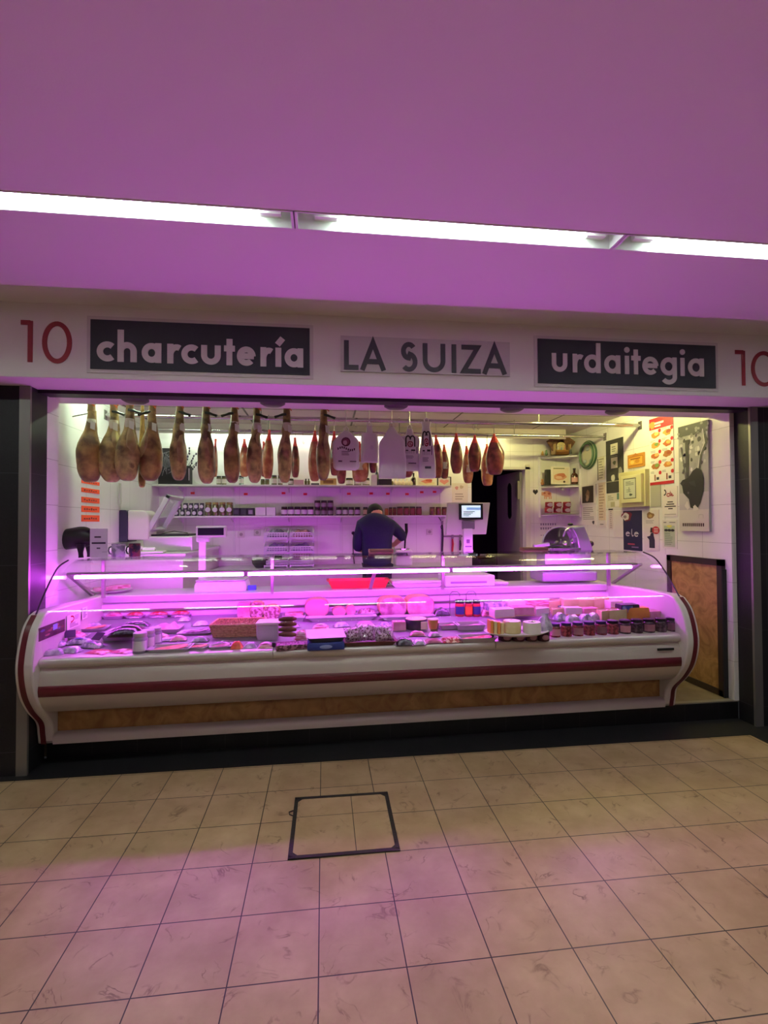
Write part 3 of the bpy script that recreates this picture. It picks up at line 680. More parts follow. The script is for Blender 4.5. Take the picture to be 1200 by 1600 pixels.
# --- white trays in front of the back row and loose packs filling the gaps
for i, (a, b, y) in enumerate([(440, 476, 972), (478, 590, 971), (594, 682, 970)]):
    tray_item('display_tray', ['short white display tray left of the big mortadella', 'long white display tray in front of the mortadella and sausage ends', 'long white display tray in front of the cooked hams'][i], 'tray', a, b, y, .10, .03, ham_m, 0, 60+i, kind='none', group='white display trays along the back')
for i, (a, b, y, d, m, l, r, tx) in enumerate([(298, 326, 979, .10, crump, None, 6, 'clear crumpled pack left of the wicker basket'), (236, 262, 999, .08, bacon, None, -10, 'pink pack between the white jars and the dark slice plate'), (262, 290, 1003, .09, ham_m, '#e6d8d8', 8, 'pink pack with a pale sticker behind the salmon tray'), (296, 326, 1004, .08, crump, '#c9b0c0', -6, 'clear pack with a sticker in front of the dark slice plate'), (440, 470, 982, .10, crump, None, 4, 'clear pack behind the chorizo stack'), (486, 516, 984, .10, bacon, '#e3d6da', -4, 'pink pack behind the paper lined tray'), (520, 548, 981, .10, crump, None, 9, 'clear pack left of the snack bags'), (556, 586, 979, .10, ham_m, None, -5, 'pink pack behind the snack bags'), (590, 614, 981, .09, greyp, '#ded6e2', 5, 'grey pack with a sticker behind the snack bags'), (640, 668, 995, .09, bacon, None, -7, 'pink pack in front of the dark round tin'), (668, 692, 996, .08, crump, None, 10, 'clear pack in front of the small tubs'), (128, 156, 982, .09, crump, None, -12, 'clear pack in front of the orange pink slices')]):
    pack_item('vacuum_pack', tx, 'vacuum pack', a, b, y, d, .03, m, 140+i, l, 'packs filling the gaps on the deck', rot=r)
# --- left third
for i, (a, b) in enumerate([(158, 191), (193, 223), (229, 262), (264, 296)]):
    tray_item('sausage_pack', ['pink lumpy sausage pack at the back left corner of the counter', 'red sausage tray second along the back row', 'red sausage tray third along the back row', 'red sausage tray at the right end of the sausage row'][i], 'sausages', a, b, 968-i, .14, .02, rawm if i else bacon, 4, i, kind='sausages' if i else 'lump', group='sausage trays at the back left', wrap=i > 0)
tray_item('slice_tray', 'white tray of orange pink slices behind the dark label packs', 'tray', 112, 161, 988, .16, .02, salmon, 5, 3, group='slice trays on the left')
tray_item('slice_tray', 'white tray of pink lumps along the left counter end', 'tray', 84, 128, 1002, .15, .02, bacon, 4, 5, kind='lump', group='slice trays on the left')
tr = tray_item('serving_tray', 'white tray stacked with dark sausage packs', 'tray', 154, 207, 1003, .26, .045, cheese2, 0, 9, kind='none')
tz = .05
for i, (a, b, y, l) in enumerate([(163, 213, 992, .05), (165, 217, 985, .075), (171, 224, 978, .085), (186, 232, 972, .09)]):
    pack_item('sausage_pack', 'shiny dark sausage pack, %s of the pile from the front' % ORD[i], 'sausage pack', a, b, y+l*105, .10, .032, blackp if i % 2 == 0 else dkfilm, i*2+1, '#b9a9c0' if i else None, 'dark sausage packs piled on a white tray', rot=(-6, 4, -3, 8)[i], lift=l)
loaf = tray_item('meat_dish', 'round dish of bright pink minced meat', 'dish', 234, 278, 991, .19, .03, ham_m, 1, 2, kind='lump')
pack_item('vacuum_pack', 'clear vacuum pack behind the bright pink meat dish', 'vacuum pack', 276, 296, 972, .10, .03, crump, 21)
for i, (a, b, yb, yt) in enumerate([(228, 249, 1009, 982), (216, 238, 1015, 986), (204, 226, 1023, 990)]):
    jar_item('pate_jar', ['white lidded jar at the back of the row of three', 'white lidded jar in the middle of the row of three', 'white lidded jar at the front of the row of three'][i], a, b, yb, yt, whitep, gm('grey_jar', '#8c8296', .3), col('#ded6e2'), 'white lidded jars by the front ledge')
for i, (a, b, y, d, m, l, r) in enumerate([(60, 96, 1026, .10, crump, None, 8), (66, 100, 1012, .10, greyp, None, -10), (92, 122, 1022, .10, crump, None, -14), (99, 141, 1008, .09, greyp, '#6a58b0', 10), (118, 160, 1014, .09, greyp, '#5a4aa8', -20), (58, 92, 1000, .10, rawm, None, 16)]):
    pack_item('vacuum_pack', ['crumpled clear pack in the front left corner of the counter', 'grey pack just behind the front left corner', 'crumpled clear pack second from the left along the ledge', 'glossy grey pack with a purple sticker behind the ledge', 'grey pack with a blue sticker next to the red packs', 'red meat pack against the left end panel'][i], 'vacuum pack', a, b, y, d, .035, m, 30+i, l, 'loose vacuum packs in the left corner', rot=r)
for i, (a, b, y, r) in enumerate([(102, 117, 996, 25), (140, 157, 1000, -30)]):
    p, w, s = at(a, b, y, .045); t = root('dark_card', ['dark card leaning on the packs at the left end', 'dark card leaning on the white tray'][i], 'card', p, r, 'dark cards among the packs')
    MB().box(-w/2, w/2, -.002, .002, 0, .065).xf(Matrix.Rotation(radians(-50), 4, 'X')).build('card', col('#1d1a30'), t, smooth=0)
for i, (a, b) in enumerate([(127, 169), (168, 203)]):
    pack_item('ham_pack', ['red sliced meat pack left of its twin on the front ledge', 'red sliced meat pack touching the white lidded jar'][i], 'meat pack', a, b, 1024-i, .13, .014, rawm, 40+i, '#e7c9c0' if i else None, 'red meat packs at the front ledge', rot=-18)
tray_item('slice_tray', 'large white tray of pale salmon slices at the front ledge', 'tray', 228, 294, 1021, .17, .022, salmon, 5, 7, group='slice trays on the left')
pack_item('vacuum_pack', 'clear pack with pale slices behind the front salmon tray', 'vacuum pack', 244, 284, 1003, .08, .02, crump, 51)
tray_item('meat_plate', 'flat plate with dark patterned slices', 'plate', 276, 328, 993, .14, .012, gm('dark_slices', '#5a3550', .35, col2='#b08aa8', scale=28, thr=(.45, .58)), 5, 12)
for i, (a, b, y, m) in enumerate([(286, 324, 1017, salmon), (325, 360, 1016, bacon)]):
    tray_item('slice_tray', ['small tray with a strip of orange slices on the front ledge', 'wrapped tray of pink slices right of the orange strip tray'][i], 'tray', a, b, y, .12, .018, m, 4, 15+i, group='slice trays on the left', wrap=i > 0, rot=(-22, 6)[i])
pack_item('sausage_pack', 'bright orange red sausage pack on the front ledge', 'sausage pack', 358, 379, 1016, .08, .045, gm('orange_red', '#d9462f', .35, col2='#ee8a5a', scale=20), 55)
for i, (a, b) in enumerate([(376, 403), (400, 428)]):
    pack_item('vacuum_pack', ['pale lilac pack right of the orange red pack', 'pale lilac pack left of the chorizo bag'][i], 'vacuum pack', a, b, 1015, .12, .03, crump if i == 0 else bacon, 60+i, '#c9b9d9', 'pale packs at the front ledge')
# wicker basket
p, w, s = at(328, 410, 997); p += Vector((0, .13, 0)); p.z = deckz(p.x, p.y-.13)
bk = root('wicker_basket', 'long shallow wicker basket in the middle of the left section', 'basket', p, -3)
MB().rings([rrect(w*.84, .20, 0, .1), rrect(w*.95, .25, .085, .1), rrect(w*.98, .265, .09, .1), rrect(w*.98, .265, .10, .1), rrect(w*.92, .235, .10, .1), rrect(w*.82, .19, .01, .1)]).build('basket_wall', wicker, bk)
ws = MB()
for k in range(7):
    u = k/6; pts = rrect(w*(.86+.11*u), .21+.045*u, .008+.082*u, .12, 4); fine = []
    for i in range(len(pts)):
        a_, b_ = Vector(pts[i]), Vector(pts[(i+1) % len(pts)]); n_ = max(1, int((b_-a_).length/.022))
        fine += [a_.lerp(b_, j/n_) for j in range(n_)]
    ws.tube([q*(1+(.016 if (j+k) % 2 else -.004)) if False else Vector((q.x*(1+(.012 if (j+k) % 2 else -.006)), q.y*(1+(.035 if (j+k) % 2 else -.02)), q.z)) for j, q in enumerate(fine)], .0075, 5, True)
ws.build('woven_strands', rind, bk)
MB().tube([Vector(q) for q in rrect(w*.965, .258, .098, .1)], .007, 6, True).build('braided_rim', rind, bk)
for i in range(4): MB().tube([(-w*.36, -.06+.04*i, .03), (0, -.055+.04*i, .034), (w*.36, -.06+.04*i, .03)], [.012, .02, .012], 8).build('sausage', brownp if i % 2 else rind, bk)
# back row of cut meats
block_item('meat_pack', 'square pack of cold meat with a red dot, behind the basket', 'meat pack', 370, 391, 966, 940, .10, ham_m, speck, 'cut meats along the back')
loaf_item('meat_loaf', 'speckled pressed meat loaf beside the red dot pack', 'cold meat', 391, 412, 966, 941, .10, speck, rind, 3, 'cut meats along the back')
loaf_item('meat_loaf', 'round speckled head cheese behind the white box', 'cold meat', 411, 437, 969, 946, .12, speck, rind, 2, 'cut meats along the back')
tray_item('slice_tray', 'white tray with a pink slab left of the big mortadella', 'tray', 441, 477, 967, .13, .02, bacon, 1, 4, kind='slab')
loaf_item('mortadella', 'large smooth pink mortadella with a domed cut face', 'cold meat', 476, 514, 965, 936, .14, morta, gm('mort_skin', '#b97a70', .45), 2.5, 'cut meats along the back')
loaf_item('sausage_end', 'small round sausage end right of the big mortadella', 'cold meat', 519, 541, 964, 949, .10, morta, gm('mort_skin', ''), 2, 'cut meats along the back')
loaf_item('sausage_end', 'smaller pink sausage end beside the film wrapped plate', 'cold meat', 540, 556, 963, 946, .09, ham_m, gm('mort_skin', ''), 2, 'cut meats along the back')
t = tray_item('meat_plate', 'oval plate of marbled meat under film', 'plate', 555, 593, 963, .14, .02, speck, 1, 8, kind='lump', wrap=True)
loaf_item('cooked_ham', 'big marbled cooked ham, its cut face left of the pink ham', 'cold meat', 592, 636, 964, 934, .17, gm('marbled_ham', '#9a6078', .35, col2='#c498a8', scale=12, thr=(.42, .58), coat=.3), rind, 3, 'cut meats along the back')
loaf_item('cooked_ham', 'big pale pink cooked ham right of the marbled ham', 'cold meat', 635, 679, 963, 932, .17, ham_m, rind, 3, 'cut meats along the back')
pack_item('vacuum_pack', 'dark glossy pack right of the cooked hams', 'vacuum pack', 677, 706, 963, .10, .06, dkfilm, 71)
# middle
p, w, s = at(400, 437, 1001); p += Vector((0, .08, 0)); p.z = deckz(p.x, p.y-.08)
t = root('food_box', 'white lidded food box behind the chorizo bag', 'box', p, -4)
slab(w*.95, .15, .11, .2, .5).build('box', whitep, t); slab(w, .16, .02, .2).sh(0, 0, .11).build('lid', M['offwhite'], t)
p, w, s = at(430, 481, 1016); p += Vector((0, .06, 0)); p.z = deckz(p.x, p.y-.06)
t = root('cutting_mat', 'dark checked mat under the chorizo bag', 'mat', p, 5)
slab(w, .12, .035, .15).build('mat', gm('checked', '#4a2030', .5, col2='#9a6a80', scale=60, thr=(.45, .5), detail=0), t)
for i in range(4):
    p, w, s = at(434, 463, 1006-i*1); p += Vector((0, .05, 0)); p.z = deckz(p.x, p.y-.06)+.037+.034*i
    t = root('chorizo', 'dark chorizo in a stack of four, %s from the bottom' % ORD[i], 'chorizo', p, -8+7*i, 'stack of dark chorizo')
    MB().tube([(-w*.48, 0, .018), (-w*.2, .004, .02), (w*.25, -.004, .02), (w*.48, 0, .016)], [.01, .019, .019, .010], 10).build('sausage', brownp, t)
pack_item('sausage_pack', 'clear bag with red ends beside the chorizo stack', 'sausage pack', 458, 482, 1002, .12, .06, bacon, 77)
p, w, s = at(480, 538, 1016); p += Vector((0, .09, 0)); p.z = deckz(p.x, p.y-.09)
t = root('blue_box', 'blue box lying at the front under the paper lined tray', 'box', p)
slab(w, .18, .05, .08, .05).build('box', gm('blue_card', '#1c2a78', .5), t)
MB().ball((0, -.0905, .022), (.045, .002, .014)).build('emblem', col('#8a98c8'), t)
p = p + Vector((0, .01, 0)); p.z += .052
t = root('serving_tray', 'dark tray lined with pink paper on the blue box', 'tray', p, 3)
traymesh(w*1.0, .2, .028).build('tray', gm('dark_tray', '#3a3a4c', .4), t)
MB().grid(lambda u, v: ((u-.5)*w*1.06, (v-.45)*.22, .03+.02*v+.006*noise.noise(Vector((u*4, v*4, 2)))), 10, 8).build('paper_sheet', gm('pink_paper', '#ecc6d2', .6), t)
p, w, s = at(536, 621, 1011); p += Vector((0, .11, 0)); p.z = deckz(p.x, p.y-.11)
t = root('wooden_tray', 'low wooden tray holding the shiny snack bags', 'tray', p)
traymesh(w*.97, .21, .03, .008, .1).build('tray', gm('tray_wood', '#6b3a2c', .5, col2='#4f281f', scale=12, stretch=(1, 8, 1)), t)
for i, (a, b, y, r, hh) in enumerate([(538, 566, 1006, 12, .10), (556, 590, 1004, -6, .115), (586, 620, 1005, 9, .11)]):
    p, w, s = at(a, b, y, .03); p += Vector((0, .10, 0)); p.z = deckz(p.x, p.y-.10)+.018
    t = root('snack_bag', 'shiny clear bag of dark speckled bits, %s from the left in the wooden tray' % ORD[i], 'snack bag', p, r, 'snack bags in the wooden tray')
    k = pillow(w*.9, hh*1.1, .05, 80+i, .4).xf(Matrix.Translation((0, -.02, .01)) @ Matrix.Rotation(radians(58), 4, 'X') @ Matrix.Translation((0, hh*.5, 0)))
    k.build('contents', nuts, t)
    k = pillow(w*.98, hh*1.22, .062, 90+i, .9).xf(Matrix.Translation((0, -.025, .006)) @ Matrix.Rotation(radians(58), 4, 'X') @ Matrix.Translation((0, hh*.5, 0)))
    k.build('film', glassmat('bag_film', (.96, .96, .96), .12, .6, .08) if i == 0 else bpy.data.materials['bag_film'], t)
block_item('cheese_block', 'small pinkish block behind the snack bags', 'cheese', 614, 635, 986, 971, .09, ham_m, ham_m)
p, w, s = at(636, 671, 986); r = w/2; p += Vector((0, r, 0)); p.z = deckz(p.x, p.y-r)
t = root('round_tin', 'wide dark round tin with a pale top', 'tin', p)
MB().lathe([(r*.96, 0), (r, .01), (r, .075), (r*.97, .08)], n=28).build('tin', gm('dark_tin', '#2b2b38', .35), t)
MB().lathe([(r*.95, .079), (r*.95, .083), (r*.9, .085)], n=28).build('top', cheese, t); MB().box(.02, .075, -r*.98-.004, -r*.9, .01, .07).build('sticker', col('#e9dfc4'), t, smooth=0)
for i, (a, b, y, l) in enumerate([(672, 688, 988, 0), (670, 687, 984, .075)]):
    p, w, s = at(a, b, y, l); r = w/2; p += Vector((0, r, 0)); p.z = deckz(p.x, p.y-r)+l
    t = root('small_tub', ['small round tub, lower of two right of the dark tin', 'small round tub, upper of two right of the dark tin'][i], 'tub', p, 0, 'small tubs beside the dark tin')
    MB().lathe([(r*.7, 0), (r*.95, .045), (r, .07)], n=18).build('tub', gm('tub_orange', '#c98a4a', .4) if i else gm('tub_olive', '#6a6a3a', .4), t); MB().lathe([(r*1.03, .066), (r*1.03, .073), (r*.9, .074)], n=18).build('lid', gm('tub_lid', '#e8c6b0', .4), t)
pack_item('vacuum_pack', 'crumpled clear pack with a dark block at the front ledge', 'vacuum pack', 618, 650, 1010, .13, .045, dkfilm, 73, None)
pack_item('vacuum_pack', 'whitish crumpled pack right of the dark block pack', 'vacuum pack', 646, 668, 1009, .10, .03, crump, 74)
pack_item('vacuum_pack', 'flat brownish square pack at the front ledge', 'vacuum pack', 664, 696, 1007, .13, .022, gm('brown_flat', '#9a6068', .4, col2='#8a4f58', scale=20), 75)
pack_item('vacuum_pack', 'speckled red and white pack left of the joint in the ledge', 'vacuum pack', 690, 728, 1006, .13, .03, salami, 76)
# wire stand and red label jars
p, w, s = at(705, 754, 966); p += Vector((0, .08, 0)); p.z = deckz(p.x, p.y-.08)
t = root('wire_stand', 'small clear plastic and wire stand behind the red label jars', 'stand', p)
for x in (-w*.45, w*.1): MB().tube([(x, .03, 0), (x, .03, .19), (x+.02, .03, .215), (x+.07, .03, .215), (x+.09, .03, .19), (x+.09, .03, .17)], .003, 6).build('wire', M['chrome'], t)
MB().box(-w*.48, w*.5, .03, .034, .0, .16).build('clear_panel', film, t, smooth=0)
for i, (a, b) in enumerate([(713, 728), (728, 740), (740, 753)]):
    jar_item('spread_jar', 'red jar with a %s label, %s of three before the wire stand' % (('dark blue', 'orange', 'dark blue')[i], ('left', 'middle', 'right')[i]), a, b, 964, 938, col('#1a1420', .3), col('#b3202c', .3), col(['#22306e', '#f0662a', '#22306e'][i]), 'red label jars')
pack_item('vacuum_pack', 'pinkish pack right of the red label jars', 'vacuum pack', 752, 772, 964, .10, .05, bacon, 78)
tray_item('slice_tray', 'narrow white tray of pink slices left of the tapas tray', 'tray', 686, 720, 984, .13, .03, bacon, 4, 21, group='slice trays in the middle')
tray_item('slice_tray', 'white tray of pale pink slices behind the red meat tray', 'tray', 714, 762, 986, .17, .04, ham_m, 4, 22, group='slice trays in the middle')
tray_item('slice_tray', 'white tray of red meat at the front ledge, middle of the counter', 'tray', 719, 780, 1005, .15, .03, rawm, 5, 23, group='slice trays in the middle')
# oval platter of cheeses above a row of tins
for i, (a, b) in enumerate([(782, 804), (803, 824), (824, 844), (843, 863)]):
    p, w, s = at(a, b, 1003); r = w/2; p += Vector((0, r, 0)); p.z = deckz(p.x, p.y-r)
    t = root('dark_jar', 'short dark jar under the cheese platter, %s from the left' % ORD[i], 'jar', p, 0, 'short dark jars under the platter')
    MB().lathe([(r*.92, 0), (r*.98, .006), (r*.98, .06), (r*.9, .066)], n=18).build('body', gm('dark_red_jar', '#3d1020', .3), t); MB().lathe([(r*.93, .064), (r*.93, .074), (r*.8, .075)], n=18).build('lid', M['black'], t)
    MB().ball((0, -r*.93, .03), (r*.6, .006, .02)).build('sticker', col('#a87a8a'), t)
p, w, s = at(764, 870, 995, .08); p += Vector((0, .12, 0)); p.z = deckz(p.x, p.y-.12)+.077
pl = root('platter', 'large oval white platter of soft cheeses', 'platter', p, 0); PZ = p.z
MB().rings([[(k*w/2*cos(a), k*.15*sin(a), z) for a in [2*pi*i/32 for i in range(32)]] for k, z in ((.8, 0), (1, .018), (1, .022), (.78, .007))]).build('platter', M['white'], pl)
def wheel(name, label, a, b, yb, hh, side, top, dx=0, deco=None):
    q = onY((a+b)/2, yb, p.y+dx); s = mpp(q); r = (b-a)*s/2
    t = thing(name, label, 'cheese', (q.x, p.y+dx, PZ+.009), 0, 'cheeses on the oval platter')
    MB().lathe([(r*.95, 0), (r, .008), (r, hh-.008), (r*.95, hh)], n=28).build('side', side, t); MB().lathe([(r*.93, hh-.002), (r*.93, hh+.003), (r*.8, hh+.004)], n=28).build('top', top, t)
    if deco: MB().ball((0, 0, hh+.004), (r*.45, r*.45, .012)).build('topping', deco, t)
wheel('soft_cheese', 'small cheese wheel with an orange patterned top on the platter', 786, 814, 980, .085, cheese, gm('patterned', '#d9a04a', .4, col2='#f4ead0', scale=24, thr=(.42, .52)), .0)
wheel('soft_cheese', 'white cheese wheel with a dark topping on the platter', 817, 845, 983, .075, cheese2, cheese2, -.02, gm('dark_bits', ''))
q = onY(774, 980, p.y); t = thing('cheese_wedge', 'ribbed yellow cheese wedges at the left end of the platter', 'cheese', (q.x, p.y+.01, PZ+.008), 0, 'cheeses on the oval platter')
for i in range(4): MB().prism([(-.05+.026*i, -.05), (-.028+.026*i, -.055), (-.028+.026*i, .03), (-.05+.026*i, .03)], 0, .10-.006*i, 'Z').build('wedge', cheese if i % 2 else orange, t, smooth=0, bevel=.004)
q = onY(853, 978, p.y); t = thing('cheese_bag', 'cheese in a gathered clear bag at the right end of the platter', 'cheese', (q.x, p.y+.03, PZ+.007), 0, 'cheeses on the oval platter')
MB().loft([(0,0,0,.05,.05),(0,0,.03,.06,.055),(0,0,.07,.045,.04),(.005,0,.11,.02,.015),(.01,0,.13,.03,.01)], 14, wob=.35, seed=5).build('bag', crump, t)
# row of tall dark jars on the right
XJ = [862, 880, 898, 916, 935, 953, 972, 991, 1010, 1029, 1047, 1066]
for i, (a, b) in enumerate(zip(XJ, XJ[1:])):
    jar_item('preserve_jar', 'dark preserve jar along the right front ledge, %s from the platter' % ORD[i], a+.5, b-.5, 997-i*.9, 975-i*.9, col('#2a2150' if i < 5 else '#17131c', .3), gm('jar_red', '#5a1a24', .25, col2='#a04048', scale=50, thr=(.45, .62)) if i < 6 else gm('jar_dark', '#33222a', .25, col2='#6a5058', scale=50, thr=(.5, .65)), col(['#c98a94', '#7a4a58', '#a9707c'][i % 3]) if i % 2 == 0 else None, 'dark preserve jars along the right front ledge')
# cheeses on a raised step behind the jars
sa, sb = D(775, 968), D(1040, 958)
solo('display_riser', MB().box(0, (sb.x-sa.x), 0, .30, -.02, .045).sh(-(sb.x-sa.x)/2, 0, 0), inox, 'low steel step under the cheeses on the right side', 'step', ((sa.x+sb.x)/2, sa.y+.02, deckz(sa.x, sa.y)), smooth=0, rotz=ROT)
for i, (a, b, yb, yt, m, r, wd) in enumerate([(770, 806, 960, 947, cheese2, 5, 0), (800, 838, 957, 944, ham_m, -6, 0), (836, 862, 958, 945, cheese2, 4, 1), (760, 792, 950, 938, gm('grey_pack', ''), 0, 0), (790, 826, 947, 935, cheese2, 8, 0), (824, 862, 948, 934, bacon, -4, 0), (856, 884, 948, 933, cheese, 3, 1), (882, 906, 950, 931, cheese, -8, 0), (903, 932, 950, 931, cheese, -12, 0), (922, 956, 948, 929, cheese, 10, 1), (952, 976, 950, 934, cheese2, 4, 0)]):
    block_item('cheese_block', 'pale wrapped cheese piece on the right back step, %s of eleven counting along the rows' % ORD[i], 'cheese', a, b, yb+6, yt+4, .12, m, orange if i > 6 else cheese, 'wrapped cheeses on the back step', r, wd, lift=.05)
for i, (a, b, y, m, l) in enumerate([(868, 892, 974, gm('grey_pack', ''), '#e9e6ee'), (886, 912, 977, crump, None), (906, 932, 976, gm('grey_pack', ''), '#3a4a48'), (922, 944, 974, crump, None), (872, 890, 962, gm('dark_pack', ''), None)]):
    pack_item('vacuum_pack', ['grey pack with a pale sticker behind the preserve jars', 'crumpled clear pack behind the preserve jars', 'grey pack with a dark sticker behind the preserve jars', 'clear crumpled pack left of the yellow wedges', 'dark square pack above the grey packs'][i], 'vacuum pack', a, b, y-3, .10, .055, m, 100+i, l, 'packs behind the preserve jars', rot=(8, -12, 15, -6, 0)[i], lift=.055)
for i, (a, b, yb, yt, m, r) in enumerate([(936, 958, 978, 962, cheese, 12), (954, 984, 978, 961, cheese, -10), (976, 1018, 976, 958, orange, -6), (1012, 1040, 975, 964, ham_m, 10)]):
    block_item('cheese_wedge', ['yellow cheese wedge left of the taller wedge near the right end', 'tall yellow cheese wedge beside the orange rind piece', 'thick cheese piece with an orange rind near the right end', 'flat pink pack at the right end of the counter'][i], 'cheese', a, b, yb-5, yt-10, .11, m, orange, 'cheese wedges near the right end', r, 1 if i < 2 else 0, lift=.05)
for i, (a, b, yb, yt, m, r, wd) in enumerate([(860, 886, 962, 950, cheese, 10, 1), (884, 912, 962, 949, cheese2, -6, 0), (910, 938, 962, 950, ham_m, 5, 0), (1004, 1030, 966, 953, cheese2, -12, 1)]):
    block_item('cheese_block', 'wrapped piece in the second row from the back on the right, %s of four' % ORD[i], 'cheese', a, b, yb, yt, .10, m, orange if i % 2 else cheese, 'second row of wrapped cheeses', r, wd, lift=.05)
tray_item('slice_fan', 'fan of thin pale cheese slices behind the yellow wedges', 'cheese', 938, 980, 966, .10, .015, cheese2, 6, 33, lift=.06)
for i, (l, c) in enumerate([(0, '#e8dcdc'), (.035, '#e6b9c0'), (.075, '#efe8ea')]):
    p, w, s = at(970, 1004, 960, l); p += Vector((0, .06, 0)); p.z = deckz(p.x, p.y-.06)+l+.002
    t = root('carton', ['pale carton at the bottom of the stack by the right end', 'pink carton in the middle of the stack by the right end', 'white carton topping the pale stack by the right end'][i], 'carton', p, 0, 'cartons stacked by the right end')
    slab(w*.97, .11, .032, .06, .05).build('box', col(c), t); MB().box(w*.2, w*.488, -.0565, -.054, .003, .029).build('end_panel_print', col('#2e2228'), t, smooth=0)
p, w, s = at(971, 1003, 960, .11); p += Vector((0, .06, 0)); p.z = deckz(p.x, p.y-.06)+.109
t = root('carton', 'dark carton with a blue picture on top of the stack by the right end', 'carton', p, 0, 'cartons stacked by the right end')
slab(w*.97, .09, .075, .04, .05).build('box', col('#221a26'), t); MB().box(-w*.44, w*.12, -.047, -.044, .012, .066).build('picture', gm('blue_picture', '#4656b0', .4, col2='#cfd0ee', scale=16, thr=(.45, .6)), t, smooth=0)
# ------------------------------------------------------------------ rails, hams, small hams and bags hanging in the stall
def rail(y, z, r, label):
    t = thing('hanging_rail', label, 'rail', ((WL+WR)/2, y, z), 0, 'chrome hanging rails'); l = (WR-WL)/2
    MB().tube([(-l, 0, 0), (l, 0, 0)], r, 14).build('bar', M['chrome'], t)
    for s in (-1, 1): MB().box(s*l-.006*(s > 0), s*l+.006*(s < 0), -.03, .03, -.045, .045).build('wall_plate', M['steel'], t, smooth=0)
    for x in (-1.3, .2, 1.6): MB().tube([(x, 0, r*.8), (x, 0, SC-z)], .006, 8).build('ceiling_rod', M['steel'], t)
    return t
R1, R2, RZ1, RZ2, RF, RZF = 5.065, 5.75, 2.722, 2.715, 4.40, 2.84
rail(R1, RZ1, .021, 'thick chrome rail across the stall ceiling behind the big hams')
rail(R2, RZ2, .016, 'thinner lower chrome rail nearer the back wall')
rail(RF, RZF, .018, 'front rail hidden by the fascia, carrying the big hams and bags')
skin1 = mat('ham_skin', '#5c4122', .45, col2='#c4a868', scale=9, detail=8, thr=(.36, .60), bump=.35, coat=.25, col3='#7a5c30')
skin2 = mat('ham_skin_red', '#64401f', .42, col2='#bc9658', scale=8, detail=8, thr=(.36, .62), bump=.35, coat=.3, col3='#8a5a3a')
fatm = mat('ham_pale_fat', '#b9a672', .4, col2='#8f7443', scale=9, coat=.3)
band = mat('paper_band', '#d9d2c4', .6); hoofm = mat('trotter', '#7a5a35', .5, col2='#a8834f', scale=20)
cord = mat('orange_cord', '#c8552a', .6); clipm = mat('dark_green_clip', '#18201b', .4)
netm = mat('red_net', '#d8352f', .5, col2='#f06a5a', scale=60)
def hook(mb, z0, z1, r=.003): return mb.tube([(0, 0, z0), (0, 0, z1), (.008, 0, z1+.018), (.02, 0, z1+.024), (.03, 0, z1+.012)], r, 6)
hams = [(143,121,159,755,-1), (178,156,193,755,1), (203,181,218,753,1), (238,218,253,753,-1), (281,266,291,752,1), (322,309,336,757,1), (366,350,375,756,-1), (401,386,410,756,1), (448,434,456,756,-1), (506,494,516,752,1)]
